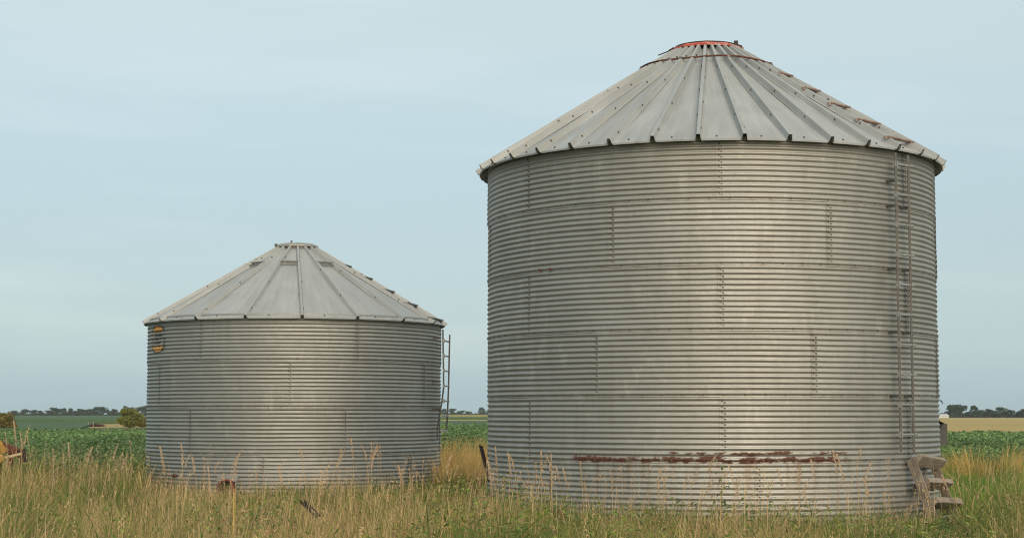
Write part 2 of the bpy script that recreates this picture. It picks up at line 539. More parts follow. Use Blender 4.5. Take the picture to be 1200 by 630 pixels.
def rib_mesh(name, npan, r0, z0, r1, z1, w, h):
    """hollow trapezoid rib along the right edge of a panel, open at the eave"""
    mb = MB()
    a = math.pi / npan
    d = Vector((math.sin(a), -math.cos(a), 0)); tdir = Vector((math.cos(a), math.sin(a), 0))
    nrm = Vector((0, 0, 1)) * (r0 - r1) + d * (z1 - z0); nrm.normalize()
    prof = [(-w * 0.5, -0.002), (-w * 0.40, h * 0.12), (-w * 0.24, h), (w * 0.24, h), (w * 0.40, h * 0.12), (w * 0.5, -0.002)]
    for (r, z, s) in ((r0 + 0.02, z0 - 0.011, 1.0), (r0 * .66 + r1 * .34, z0 * .66 + z1 * .34, 1.0), (r0 * .33 + r1 * .67, z0 * .33 + z1 * .67, 1.0), (r1, z1, 0.85)):
        for (p, q) in prof:
            mb.v.append(tuple(d * r + Vector((0, 0, z)) + tdir * p * s + nrm * q))
    n = len(prof)
    for k in range(3):
        for i in range(n - 1):
            b = k * n + i
            mb.f.append((b, b + 1, b + n + 1, b + n))
    return mb.mesh(name)

def rib_bolts_mesh(name, npan, r0, z0, r1, z1, w, h, nb, end_rows=True):
    mb = MB()
    a = math.pi / npan
    d = Vector((math.sin(a), -math.cos(a), 0)); tdir = Vector((math.cos(a), math.sin(a), 0))
    nrm = Vector((0, 0, 1)) * (r0 - r1) + d * (z1 - z0); nrm.normalize()
    sl = (Vector((0, 0, z1 - z0)) + d * (r1 - r0)).normalized()
    m = Matrix((tdir, sl, nrm)).transposed()
    for k in range(nb):
        u = (k + 0.55) / (nb + 0.4)
        c = d * (r0 + (r1 - r0) * u) + Vector((0, 0, z0 + (z1 - z0) * u)) + nrm * (h * 0.62) + tdir * (-w * 0.33 if k % 2 else w * 0.33)
        mb.box(c, (0.017, 0.017, 0.022), m)
    for da in (-0.26,) if end_rows else ():
        aa = a + da * (9.0 / npan) * 1.6
        dd = Vector((math.sin(aa), -math.cos(aa), 0))
        mb.box(dd * (r0 - 0.06) + Vector((0, 0, z0 + 0.042)), (0.018, 0.018, 0.018), m)
    return mb.mesh(name)

def grain_bin(loc, Rr, rings, phases, sheet_deg, npan, r0, r1, zc, rib, base, roofc, rust, label):
    b = math.atan2(loc[0], loc[1])
    root = empty('grain_bin', loc, -b)
    tag(root, label, 'grain bin', 'corrugated steel grain bins')
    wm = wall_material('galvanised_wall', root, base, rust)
    rm = roof_material('galvanised_roof', root, roofc)
    ribm = roof_material('galvanised_rib', root, tuple(x * 0.97 for x in roofc))
    sms = [sheet_mesh('wall_sheet', Rr, sheet_deg, q) for q in range(5)]
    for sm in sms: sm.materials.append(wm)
    bm_ = bolts_mesh('bolt_row', Rr, sheet_deg); bm_.materials.append(M_bolt)
    for k in range(rings):          # from the top ring down
        z = (rings - 1 - k) * RH
        for i in range(round(360 / sheet_deg)):
            o = link('wall_sheet', sms[(i * 3 + k * 2 + i * k) % 5], root)
            o.location = (0, 0, z); o.rotation_euler = (0, 0, R(phases[k] + i * sheet_deg))
            c = link('bolt_row', bm_, o); c['kind'] = 'stuff'
    z0 = rings * RH + zc[0]; z1 = zc[1]
    w, h = rib
    pm = cone_panel_mesh('roof_panel', npan, r0, z0, r1, z1, w, 0.022); pm.materials.append(rm)
    rbm = rib_mesh('rib', npan, r0, z0, r1, z1, w, h); rbm.materials.append(ribm)
    rbb = rib_bolts_mesh('rib_bolts', npan, r0, z0, r1, z1, w, h, 7 if npan > 20 else 5); rbb.materials.append(M_bolt)
    ph0 = rib_phase[npan]
    for i in range(npan):
        a = R(ph0 + (i - 0.5) * 360 / npan)
        o = link('roof_panel', pm, root); o.rotation_euler = (0, 0, a)
        r_ = link('rib', rbm, o)
        q = link('rib_bolts', rbb, o); q['kind'] = 'stuff'
    return root, z0, wm, rm

def on(ph, r, z):
    a = R(ph)
    return Vector((r * math.sin(a), -r * math.cos(a), z))

rib_phase = {36: -2.0, 18: 2.1}
RB, RS = 3.135, 2.735
BIG = (2.80, 24.2, 0.10)
SML = (-4.09, 32.3, 0.0)
ZB1, ZS1 = 6.53, 4.60
big, zb0, WB, RBm = grain_bin(BIG, RB, 6, [2.2, 28.2, 2.3, 23.8, 2.4, 10.0], 360 / 7, 36, 3.26, 0.48, (-0.075, ZB1), (0.085, 0.074),
    (0.44, 0.435, 0.405), (0.44, 0.455, 0.45),
    [(RH + 0.028, 0.040, -34, 33, 0.34), (RH + 0.108, 0.034, -10, 33, 0.42)],
    'large tall corrugated steel grain bin with red-rimmed roof cap and wooden steps at its foot')
sml, zs0, WS, RSm = grain_bin(SML, RS, 4, [22.3, -2.8, 17.6, -12.0], 60, 18, 2.82, 0.38, (-0.08, ZS1), (0.075, 0.058),
    (0.40, 0.405, 0.385), (0.44, 0.455, 0.45), None,
    'smaller squat corrugated steel grain bin with grey roof cap and orange emblem under its eave')

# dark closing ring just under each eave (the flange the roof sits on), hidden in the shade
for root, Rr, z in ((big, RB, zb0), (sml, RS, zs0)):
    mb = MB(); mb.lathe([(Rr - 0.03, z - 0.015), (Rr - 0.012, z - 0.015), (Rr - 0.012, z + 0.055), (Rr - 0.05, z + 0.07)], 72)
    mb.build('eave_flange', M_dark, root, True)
    mb = MB(); mb.lathe([(Rr + 0.06, -0.14), (Rr + 0.06, 0.004), (Rr - 0.2, 0.004)], 60)
    mb.build('concrete_pad', simple('concrete_pad', (0.33, 0.31, 0.27), 0.9, 0, 0.3, 6), root)

# --- large bin: cap, hoop, steps on the roof, ladder, box
def worn_red():
    m, t, b = new_mat('worn_red_lid')
    tc = t.nodes.new('ShaderNodeTexCoord'); v = tc.outputs['Object']
    sp = t.nodes.new('ShaderNodeSeparateXYZ'); t.links.new(v, sp.inputs[0])
    n = noise(t, v, 9, 5, 0.7)
    k = mth(t, 'ADD', n, mth(t, 'MULTIPLY', sp.outputs['X'], 0.30))
    c = mixc(t, rng_(t, n, 0.4, 0.65), (0.50, 0.075, 0.05), (0.58, 0.16, 0.10))
    c = mixc(t, rng_(t, k, 0.54, 0.66), c, (0.46, 0.40, 0.35))
    t.links.new(c, b.inputs['Base Color']); b.inputs['Roughness'].default_value = 0.55
    return m
mb = MB(); mb.lathe([(0.50, ZB1 - 0.05), (0.46, ZB1 + 0.02), (0.46, ZB1 + 0.12)], 36); mb.build('cap_collar', M_dark, big, True)
mb = MB(); mb.lathe([(0.555, 6.575), (0.56, 6.60), (0.40, 6.665)], 10); lid = mb.build('cap_rim', worn_red(), big)
mb = MB(); mb.lathe([(0.553, 6.573), (0.53, 6.565), (0.44, 6.60)], 10); mb.build('rim_edge', M_dark, lid)
mb = MB(); mb.lathe([(0.402, 6.664), (0.27, 6.695), (0.0, 6.70)], 10); mb.build('cap_lid', M_step, big)
mb = MB(); mb.box(on(62, 0.47, 6.655), (0.06, 0.07, 0.06)); mb.bar(on(62, 0.47, 6.64), on(64, 0.56, 6.60), 0.02)
mb.build('cap_latch', M_black, big)
mb = MB(); mb.tube([on(-58, 0.55, 6.60), on(-62, 0.62, 6.545), on(-66, 0.75, 6.49)], 0.009, 5); mb.build('latch_chain', M_dark, big)
slopeB = (ZB1 - zb0) / (3.26 - 0.48)
def roofB(r): return zb0 + (3.26 - r) * slopeB
mb = MB()
hp = [on(a, 0.96 + 0.012 * math.sin(R(a) * 3), roofB(0.96) + 0.092 + 0.008 * math.sin(R(a) * 5)) for a in range(0, 361, 6)]
mb.tube(hp, 0.013, 6, False); hoop = mb.build('roof_hoop', M_rust, big, True)
for a in (-22, 18, 68, -72):
    mb = MB(); mb.box(on(a, 0.96, roofB(0.96) + 0.09), (0.04, 0.05, 0.03), Matrix.Rotation(R(a), 3, 'Z')); mb.build('hoop_clip', M_step, hoop)
for k, r in enumerate((3.13, 2.66, 2.22, 1.78, 1.36)):
    a0, a1 = 48.0, 58.0
    z = roofB(r) + 0.085
    p, q = on(a0 - 0.9, r, z), on(a1 + 0.9, r, z)
    mb = MB(); mb.bar(p, q, 0.075, 0.022, up=(0, 0, 1), chamfer=0.004)
    mb.bar(p + Vector((0, 0, -0.03)), p + Vector((0, 0, 0.0)), 0.03); mb.bar(q + Vector((0, 0, -0.03)), q, 0.03)
    mb.build('roof_step', M_woodrust, big)

def lad(root, rails, zr, brackets, rungs, Rr, mat, ext):
    """ladder part: bracket mesh with rails and rungs as sub-parts"""
    L = empty('ladder'); L.parent = root
    for ph, z in brackets:
        mb = MB(); mb.bar(on(ph, Rr - 0.01, z), on(ph, Rr + 0.135, z), 0.035, 0.03); mb.build('bracket', mat, L)
    for pts in rails:
        mb = MB(); 
        for a, b2 in zip(pts[:-1], pts[1:]): mb.bar(a, b2, 0.026, 0.04, up=(0, 1, 0))
        mb.build('rail', mat, L)
    for (p, q) in rungs:
        mb = MB(); d = (q - p).normalized()
        mb.bar(p - d * ext[0], q + d * ext[1], 0.034, 0.028, up=(0, 0, 1), chamfer=0.006)
        mb.box(p, (0.05, 0.03, 0.07), Matrix.Rotation(math.atan2(d.y, d.x), 3, 'Z'))
        mb.build('rung', M_rung, L)
    return L
rl = RB + 0.13
zt, zb_ = 4.74, 0.93
aL, aR = 47.2, 52.2
rungs = []
for k in range(10):
    z = z_at(197 + 34.6 * k, 22.1) - BIG[2]
    rungs.append((on(aL, rl, z), on(aR, rl, z)))
lad(big, [[on(aL, rl, zt), on(aL, rl, zb_)], [on(aR, rl, zt), on(aR, rl, zb_ - 0.02)]], None,
    [(aL - 0.5, z) for z in (4.38, 4.06, 3.25, 2.44, 1.63)] + [(aR + 0.2, z) for z in (4.06, 3.25, 2.44, 1.63)], rungs, RB, M_ladder, (0.0, 0.08))
mb = MB(); mb.box(on(93, RB + 0.05, 1.12), (0.16, 0.20, 0.30), Matrix.Rotation(R(93), 3, 'Z'))
mb.add([on(88, RB + 0.10, 1.27), on(98, RB + 0.10, 1.27), on(98, RB - 0.02, 1.33), on(88, RB - 0.02, 1.33)], [(0, 1, 2, 3), (3, 2, 1, 0)])
mb.build('control_box', simple('box_grey', (0.09, 0.087, 0.085), 0.8), big)
mb = MB(); mb.tube([on(88, RB, 1.60), on(88, RB + 0.05, 1.585), on(88, RB + 0.07, 1.55)], 0.008, 5); mb.build('wire_hook', M_black, big)
# two rusted bolt heads on the left of the wall
for px_ in (627, 644):
    mb = MB(); a = -44 if px_ == 627 else -40.5
    mb.box(on(a, RB + 0.012, RH * 4 + 0.02), (0.04, 0.02, 0.035), Matrix.Rotation(R(a), 3, 'Z')); mb.build('rusted_bolt', M_rust, big)

# --- small bin: cap, bars, roof steps, ladder, emblem, unloading tube
slopeS = (ZS1 - zs0) / (2.82 - 0.38)
def roofS(r): return zs0 + (2.82 - r) * slopeS
mb = MB(); mb.lathe([(0.40, ZS1 - 0.02), (0.385, ZS1 + 0.03), (0.385, ZS1 + 0.06)], 36); mb.build('cap_collar', M_ladder, sml, True)
mb = MB(); mb.lathe([(0.405, ZS1 + 0.045), (0.41, ZS1 + 0.05), (0.41, ZS1 + 0.075), (0.33, ZS1 + 0.115), (0.0, ZS1 + 0.13)], 18)
mb.build('cap_lid', simple('cap_lid_steel', (0.44, 0.42, 0.37), 0.5, 0.5, 0.3, 7), sml)
mb = MB(); mb.box(on(-78, 0.40, ZS1 + 0.09), (0.06, 0.05, 0.04)); mb.box(on(-20, 0.30, ZS1 + 0.14), (0.035, 0.03, 0.035)); mb.build('cap_latch', M_bolt, sml)
for k in range(9):
    a = 2.1 + 40 * k - 10
    a0, a1 = a - 10, a + 10
    r = 0.98
    z = roofS(r) + 0.055
    mb = MB(); mb.bar(on(a0 - 1, r, z), on(a1 + 1, r, z), 0.05, 0.03, chamfer=0.005)
    mb.bar(on(a0 + 1, r + 0.06, z - 0.045), on(a1 - 1, r + 0.06, z - 0.045), 0.02, 0.02)
    if not 70 < a % 360 < 90: mb.build('roof_bar', M_step, sml)
for k, r in enumerate((2.76, 2.28, 1.84, 1.42, 1.02)):
    z = roofS(r) + 0.065
    mb = MB(); mb.bar(on(62.1 - 0.5, r, z), on(82.1 + 0.5, r, z), 0.07, 0.022, chamfer=0.004)
    mb.bar(on(63, r, z), on(63, r, z - 0.05), 0.03); mb.bar(on(81, r, z), on(81, r, z - 0.05), 0.03)
    mb.build('roof_step', M_step, sml)
rl = RS + 0.20
rungs = []
for k in range(7):
    z = z_at(399 + 17.6 * k, 31.5)
    f = max(0, k - 4) * 0.012
    rungs.append((on(67.5, rl - f, z), on(74.8, rl - f, z)))
lad(sml, [[on(67.5, rl - 0.02, 3.06), on(67.5, rl, 2.0), on(67.5, rl - 0.03, 1.75), on(67.3, rl - 0.11, 1.3), on(67.3, rl - 0.12, 1.02)],
          [on(74.8, rl + 0.02, 2.98), on(74.8, rl, 2.0), on(74.6, rl - 0.02, 1.4), on(74.4, rl - 0.04, 1.18)]], None,
    [(67.5, 2.9), (67.5, 2.1), (67.5, 1.6)], rungs, RS, M_ladder, (0.0, 0.02))

# round emblem of which only the top and bottom caps of paint survive
ea, ez, er = -64.5, 2.85, 0.25
vs, fs, mi = [], [], []
n = 64
for j in range(n + 1):
    for i in range(n + 1):
        u = (i / n * 2 - 1) * er * 1.0; v_ = (j / n * 2 - 1) * er
        zz = ez + v_
        zl = zz - math.floor(zz / RH) * RH
        rr = RS + wave(zl) + 0.0150
        a = R(ea) + u * 1.25 / RS
        vs.append((rr * math.sin(a), -rr * math.cos(a), zz))
rr_ = random.Random(4)
blob = [[rr_.random() for _ in range(17)] for _ in range(17)]
for j in range(n):
    for i in range(n):
        u = ((i + .5) / n * 2 - 1) * er; v_ = ((j + .5) / n * 2 - 1) * er
        d = math.hypot(u / 0.245, max(0.0, abs(v_) - 0.12) / 0.13) * er
        if d > er: continue
        ragged = 0.012 * math.sin(u * 60) + 0.008 * math.sin(u * 137)
        m_ = None
        if v_ > 0.145 + ragged or v_ < -0.14 + ragged:
            m_ = 1 if d > er - 0.035 else 0
        elif d > er - 0.03 and blob[j // 4][8] > 0.35:
            m_ = 1
        else:
            zl = (ez + v_) % PITCH / PITCH
            bl = blob[j // 4][i // 4]
            if abs(u) < 0.16 and (zl < 0.36 or zl > 0.80) and bl > 0.25: m_ = 1 if bl > 0.66 else (0 if bl > 0.5 else 2)
        if m_ is None: continue
        k = j * (n + 1) + i
        fs.append((k, k + 1, k + n + 2, k + n + 1)); mi.append(m_)
me = bpy.data.meshes.new('emblem'); me.from_pydata(vs, [], fs)
for m_ in (M_orange, M_black, M_rust): me.materials.append(m_)
me.polygons.foreach_set('material_index', mi); me.polygons.foreach_set('use_smooth', [True] * len(fs)); me.update()
tag(link('emblem', me, sml), 'worn round orange emblem with only its top and bottom left')

ta = -24.5
mb = MB()
prof = [(0.155, 0), (0.155, 0.12), (0.135, 0.12), (0.135, 0.02)]
d = on(ta, 1, 0); tz = Vector((0, 0, 1)); tx = Vector((math.cos(R(ta)), math.sin(R(ta)), 0))
def ring(mbx, prof, c, n=20):
    b = len(mbx.v); m = len(prof)
    for k in range(n):
        a = 2 * math.pi * k / n
        for (r, s) in prof: mbx.v.append(tuple(c + tx * r * math.cos(a) + tz * r * math.sin(a) + d * s))
    for k in range(n):
        for i in range(m - 1):
            mbx.f.append((b + k * m + i, b + ((k + 1) % n) * m + i, b + ((k + 1) % n) * m + i + 1, b + k * m + i + 1))
c0 = on(ta, RS - 0.02, 0.23)
ring(mb, prof, c0); tube_o = mb.build('unloading_tube', M_rustdark, sml, True)
mb = MB(); ring(mb, [(0.135, 0.10), (0.138, 0.132), (0.156, 0.132), (0.156, 0.10)], c0); mb.build('tube_rim', M_redpaint, tube_o)
mb = MB(); ring(mb, [(0.0, 0.05), (0.136, 0.05)], c0); mb.build('tube_inside', M_black, tube_o)
mb = MB(); mb.bar(c0 + tx * -0.20 + tz * 0.17 + d * 0.045, c0 + tx * 0.20 + tz * 0.17 + d * 0.045, 0.012, 0.10, up=(0, 0, 1)); mb.build('tube_plate', M_rung, tube_o)
# dry debris lying in the mouth of the tube
mb = MB()
for k in range(12):
    p = c0 + d * 0.08 + tx * rr_.uniform(-.1, .1) + tz * rr_.uniform(-.1, .02)
    mb.bar(p, p + tx * rr_.uniform(-.08, .08) + tz * rr_.uniform(-.05, .08) + d * 0.06, 0.008)
o = mb.build('straw_litter', simple('straw', (0.36, 0.27, 0.13), 0.9), tube_o); o['kind'] = 'stuff'

# ------------------------------------------------------------------ wooden steps under the ladder
ws = empty('wooden_steps', (0, 0, 0))
b_ = math.atan2(BIG[0], BIG[1])
base = Vector(BIG) + Matrix.Rotation(-b_, 3, 'Z') @ on(57, RB + 0.05, 0)
out = (Matrix.Rotation(-b_, 3, 'Z') @ on(57, 1, 0)).normalized(); tan_ = Vector((-out.y, out.x, 0))   # tan_: to the right and away
ws.location = (base.x, base.y, 0.0)
mrot = Matrix((out, tan_, Vector((0, 0, 1)))).transposed().to_4x4()
tilt = Matrix.Rotation(R(-4), 4, 'X')
ws.matrix_world = Matrix.Translation((base.x, base.y, -0.05)) @ mrot @ tilt
tag(ws, 'weathered wooden steps with four treads leaning against the large bin under its ladder', 'steps')
def board(name, a, b, w, h, up):
    mb = MB(); mb.bar((0, 0, 0), (Vector(b) - Vector(a)).length * Vector((1, 0, 0)), w, h, up=(0, 0, 1), chamfer=0.006)
    # uneven sawn ends and a little warp
    vs2 = []
    rj = random.Random(hash(name) % 97 + int(w * 1000) + int(Vector(a).length * 517))
    for (x, y, z) in mb.v:
        vs2.append((x + rj.uniform(-.012, .012), y + rj.uniform(-.003, .003), z + rj.uniform(-.002, .002)))
    mb.v = vs2
    o = mb.build(name, M_tread if name == 'tread' else M_wood, ws)
    dx = (Vector(b) - Vector(a)).normalized(); u = Vector(up); sy = u.cross(dx).normalized(); sz = dx.cross(sy)
    m = Matrix((dx, sy, sz)).transposed().to_4x4()
    m.translation = Vector(a)
    o.matrix_local = m
    return o
W2 = 0.33
board('stringer', (0.02, -W2, 0.96), (0.42, -W2, 0.04), 0.045, 0.125, (1, 0, 0.4))
board('stringer', (0.02, W2, 0.93), (0.42, W2, 0.02), 0.045, 0.115, (1, 0, 0.4))
board('tread', (0.10, -W2 + 0.025, 0.955), (0.10, W2 + 0.06, 0.93), 0.16, 0.060, (-0.85, 0, 0.6))
board('tread', (0.19, -W2 + 0.03, 0.66), (0.20, W2 + 0.04, 0.67), 0.17, 0.072, (-0.55, 0, 0.85))
board('tread', (0.30, -W2 + 0.02, 0.42), (0.31, W2 + 0.06, 0.42), 0.19, 0.080, (-0.45, 0, 0.9))
board('tread', (0.40, -W2 + 0.03, 0.19), (0.41, W2 + 0.08, 0.20), 0.20, 0.080, (-0.5, 0, 0.85))
board('brace', (0.04, W2 - 0.05, 0.62), (0.04, -W2 + 0.05, 0.60), 0.09, 0.03, (1, 0, 0))

# ------------------------------------------------------------------ rusty metal lying about
def ibar(name, p, q, s, mat, label, cat, shape='channel'):
    p = Vector(p); q = Vector(q)
    o = empty(name, (p + q) / 2 * 1.0)
    o.location = (0, 0, 0)
    d = (q - p).normalized()
    sx = d.cross(Vector((0, 0, 1)))
    if sx.length < 0.05: sx = Vector((1, 0, 0))
    sx.normalize(); sz = sx.cross(d)
    mb = MB()
    mb.bar(p, q, s, 0.007, up=sz)
    if shape == 'channel':
        mb.bar(p + sx * s / 2 + sz * s * 0.30, q + sx * s / 2 + sz * s * 0.30, 0.007, s * 0.7, up=sz)
        mb.bar(p - sx * s / 2 + sz * s * 0.30, q - sx * s / 2 + sz * s * 0.30, 0.007, s * 0.7, up=sz)
    else:
        mb.bar(p + sx * s / 2 + sz * s / 2, q + sx * s / 2 + sz * s / 2, 0.007, s, up=sz)
    bpy.data.objects.remove(o)
    return tag(mb.build(name, mat), label, cat)
def P3(px, py, y):
    z = z_at(py, y); return Vector((pt(px, y, z), y, z))
p = P3(563.5, 522, 24.3); q = P3(572, 556, 24.0); dd = (q - p); q = p + dd * (p.z / (p.z - q.z)) * 1.03
ibar('steel_post', p, q, 0.055, M_rustdark, 'dark rusty angle iron post leaning beside the large bin, left of it', 'post', 'angle')
ibar('steel_channel', P3(648, 599.5, 19.5), P3(676, 620, 18.6), 0.075, M_rust, 'short rusty steel channel lying in weeds before the large bin', 'metal bar')
ibar('steel_channel', P3(1113.5, 609, 19.5), P3(1137, 640, 18.2), 0.075, M_rust, 'rusty steel channel poking from grass below the wooden steps', 'metal bar')
ibar('steel_channel', P3(354, 588, 18.6), P3(373, 606, 17.8), 0.045, M_rustdark, 'dark rusty steel channel half buried in grass before the smaller bin', 'metal bar')

# rusty yellow implement poking into the picture at the left edge
im = empty('farm_implement', (pt(-8, 25, 0.3), 25, 0))
tag(im, 'rusty yellow farm implement standing in the weeds at the left edge', 'farm implement')
def loc_i(px, py, y=25): return P3(px, py, y) - Vector(im.location)
mb = MB(); mb.bar(loc_i(-22, 512), loc_i(27, 532, 24.9), 0.10, 0.12, chamfer=0.012); beam = mb.build('beam', M_rust, im)
mb = MB(); mb.bar(loc_i(25, 526, 24.86), loc_i(28, 541, 24.86), 0.07, 0.10, chamfer=0.01); mb.build('end_plate', M_rustdark, beam)
mb = MB(); mb.tube([loc_i(6, 536, 24.8), loc_i(25, 531.5, 24.8)], 0.022, 8); mb.build('rod', simple('pale_rod', (0.55, 0.42, 0.26), 0.6), im)
mb = MB(); c = loc_i(-1, 537, 24.75)
for k in range(20):
    a = 2 * math.pi * k / 20; mb.v.append(tuple(c + Vector((math.cos(a) * 0.075, 0, math.sin(a) * 0.075)))); mb.v.append(tuple(c + Vector((math.cos(a) * 0.065, -0.04, math.sin(a) * 0.065)))); mb.v.append(tuple(c + Vector((math.cos(a) * 0.03, -0.06, math.sin(a) * 0.03))))
for k in range(20):
    k2 = (k + 1) % 20
    for i in range(2): mb.f.append((k * 3 + i, k2 * 3 + i, k2 * 3 + i + 1, k * 3 + i + 1))
mb.f.append(tuple(k * 3 + 2 for k in range(20)))
mb.build('hub', M_yellow, im)
mb = MB(); mb.bar(loc_i(-3, 517, 24.8), loc_i(6, 530, 24.8), 0.05, 0.09, chamfer=0.01); mb.build('bracket', M_yellow, im)
mb = MB(); mb.bar(loc_i(-2, 537, 24.9), Vector(loc_i(-2, 537, 24.9)).xy.to_3d() , 0.07, 0.07); mb.bar(loc_i(14, 527, 24.95), loc_i(12, 545, 24.95), 0.06, 0.06); mb.build('standard', M_rust, im)

# ------------------------------------------------------------------ far trees, bushes, shed, posts
def leaf_mass(n, centers, radii, size, cols, seed):
    g = np.random.default_rng(seed)
    centers = np.array(centers, float); radii = np.array(radii, float)
    w = (radii[:, 0] * radii[:, 2]); k = g.choice(len(centers), n, p=w / w.sum())
    d = g.normal(size=(n, 3)); d /= np.linalg.norm(d, axis=1)[:, None]
    rad = g.uniform(0.35, 1.0, n) ** 0.5
    p = centers[k] + d * radii[k] * rad[:, None]
    s = size * g.uniform(0.6, 1.4, n)
    u = g.normal(size=(n, 3)); u /= np.linalg.norm(u, axis=1)[:, None]
    t = np.cross(u, g.normal(size=(n, 3))); t /= np.linalg.norm(t, axis=1)[:, None]
    v = np.stack([p - u * s[:, None], p + t * s[:, None] * 0.6, p + u * s[:, None], p - t * s[:, None] * 0.6], 1).reshape(-1, 3)
    b = np.arange(n)[:, None] * 4
    f = np.concatenate([b + [0, 1, 2], b + [0, 2, 3]], 1).reshape(-1, 3)
    cols = np.array(cols, float)
    c = cols[g.integers(0, len(cols), n)] * g.uniform(0.75, 1.25, (n, 1)); 
    return v, f, np.repeat(c, 4, 0)

def tree_meshes(kind, seed, n, cols, h, w, size):
    g = random.Random(seed)
    cs, rs = [], []
    for k in range(9 if kind == 'tree' else 7):
        a = g.uniform(0, 6.28); rr = g.uniform(0.05, 0.33) * w
        zz = g.uniform(0.38, 0.86) * h if kind == 'tree' else g.uniform(0.25, 0.72) * h
        s = g.uniform(0.15, 0.25)
        cs.append((rr * math.cos(a), rr * math.sin(a), zz)); rs.append((w * s, w * s, h * s * 0.8))
    if kind != 'tree':
        cs.append((0, 0, h * .3)); rs.append((w * .38, w * .38, h * .3))
    v, f, c = leaf_mass(n, cs, rs, size, cols, seed)
    v[:, 2] = np.maximum(v[:, 2], 0.05)
    cm_ = mesh_np('crown', v, f, c, M_tree)
    mb = MB(); top = h * 0.6
    mb.tube([(0, 0, -0.1), (0.01 * h, 0, h * .25), (0, 0.01 * h, top)], [w * .045, w * .034, w * .012], 7)
    for k in range(5):
        a = g.uniform(0, 6.28); z = g.uniform(.2, .45) * h
        mb.tube([(0, 0, z), (math.cos(a) * w * .14, math.sin(a) * w * .14, z + h * .16), (math.cos(a) * w * .28, math.sin(a) * w * .28, z + h * .3)], [w * .02, w * .013, w * .005], 5)
    tm = mb.mesh('trunk'); tm.materials.append(M_bark)
    return cm_, tm

dark = [(0.048, 0.078, 0.036), (0.038, 0.064, 0.032), (0.066, 0.098, 0.040)]
TT = [tree_meshes('tree', 20 + k, 1500, dark, 10, 9.5 + k, 0.42) for k in range(4)]
def tree(mesh_pair, loc, hs, ws_, rz, label, group, name='tree'):
    o = empty(name, loc, rz); o.scale = (ws_, ws_, hs)
    link('crown', mesh_pair[0], o); link('trunk', mesh_pair[1], o)
    return tag(o, label, 'tree', group)
ORD = ['leftmost', 'second', 'third', 'fourth', 'fifth', 'sixth', 'seventh', 'eighth', 'ninth', 'tenth', 'eleventh', 'twelfth', 'thirteenth',
       'fourteenth', 'fifteenth', 'sixteenth', 'seventeenth', 'eighteenth', 'nineteenth', 'twentieth', 'twenty-first', 'twenty-second', 'twenty-third', 'twenty-fourth', 'twenty-fifth', 'twenty-sixth', 'twenty-seventh', 'twenty-eighth']
def tree_line(spec, Y, where, group, wide):
    g = random.Random(len(spec))
    for i, (px, top) in enumerate(spec):
        y = Y + g.uniform(-40, 40)
        h = z_at(top, y)
        hs = h / 9.6; wsx = max(hs * g.uniform(0.9, 1.2), wide)
        tree(TT[i % 4], (pt(px, y, 0), y, 0), hs, wsx, g.uniform(0, 6.28), '%s tree from the left in the far tree line %s' % (ORD[i], where), group)
left_spec = [(-12, 482), (3, 484), (16, 481), (28, 478.5), (39, 480), (47, 481), (58, 480.5), (66, 476.5), (74, 478), (82, 478.5), (90, 481), (97, 478), (104, 479), (112, 477), (119, 476.5), (127, 479.5), (135, 479), (146, 476), (152, 477), (166, 474.5), (173, 477), (182, 478)]
tree_line(left_spec, 1000, 'left of the smaller bin', 'far trees on the left skyline', 0.62)
mid_spec = [(508, 480), (521, 479), (530, 478.5), (540, 480), (549, 481.5), (564, 477.5), (574, 480)]
tree_line(mid_spec, 1250, 'between the two bins', 'far trees between the bins', 0.6)
right_spec = [(1090, 485), (1112, 475.5), (1119, 474), (1126, 474), (1134, 482), (1141, 475.5), (1147, 480), (1154, 481), (1160, 479), (1166, 481), (1173, 477), (1178, 481), (1186, 480), (1194, 482), (1201, 479), (1210, 481)]
tree_line(right_spec, 760, 'right of the large bin', 'far trees on the right skyline', 0.5)
# a continuous understorey behind each line of trees
def hedge(name, pxs, Y, top, label, seed):
    g = np.random.default_rng(seed)
    cs, rs = [], []
    for px in np.arange(pxs[0], pxs[1], 4.0):
        hh = z_at(top, Y) * g.uniform(0.55, 1.05)
        cs.append((pt(px, Y, 0), Y + g.uniform(-6, 6), hh * 0.45)); rs.append((Y * 0.003, 5, hh * 0.55))
    v, f, c = leaf_mass(len(cs) * 110, cs, rs, Y * 0.0007, dark, seed)
    v[:, 2] = np.maximum(v[:, 2], 0.02)
    tag(link(name, mesh_np(name, v, f, c, M_tree)), label, 'undergrowth', kind='stuff')
hedge('hedgerow', (-30, 185), 1040, 483.3, 'dark undergrowth closing the far tree line on the left', 3)
hedge('hedgerow', (505, 580), 1290, 483.5, 'low dark undergrowth under the far trees between the bins', 4)
hedge('hedgerow', (1106, 1225), 790, 483.5, 'dark undergrowth closing the far tree line on the right', 5)

bushc = [(0.24, 0.25, 0.05), (0.17, 0.20, 0.045), (0.27, 0.24, 0.055), (0.11, 0.145, 0.04)]
bc, bt = tree_meshes('bush', 51, 4200, bushc, 2.6, 3.4, 0.11)
bc2, bt2 = tree_meshes('bush', 57, 4200, [(0.24, 0.19, 0.055), (0.18, 0.145, 0.045), (0.20, 0.19, 0.05)], 2.4, 4.2, 0.11)
def bush(a, b, px, Y, s, label):
    o = empty('bush', (pt(px, Y, 0), Y, 0)); o.scale = s
    link('crown', a, o); link('trunk', b, o); tag(o, label, 'bush', 'bushes at the edge of the bean field')
bush(bc, bt, 152.5, 192, (0.98, 0.98, 0.97), 'rounded yellow-green bush on the dry strip left of the smaller bin')
bush(bc2, bt2, 167, 196, (0.45, 0.45, 0.55), 'low small bush close right of the rounded yellow-green bush')
bush(bc2, bt2, 2, 150, (0.78, 0.78, 0.78), 'brownish bush at the left edge above the farm implement')
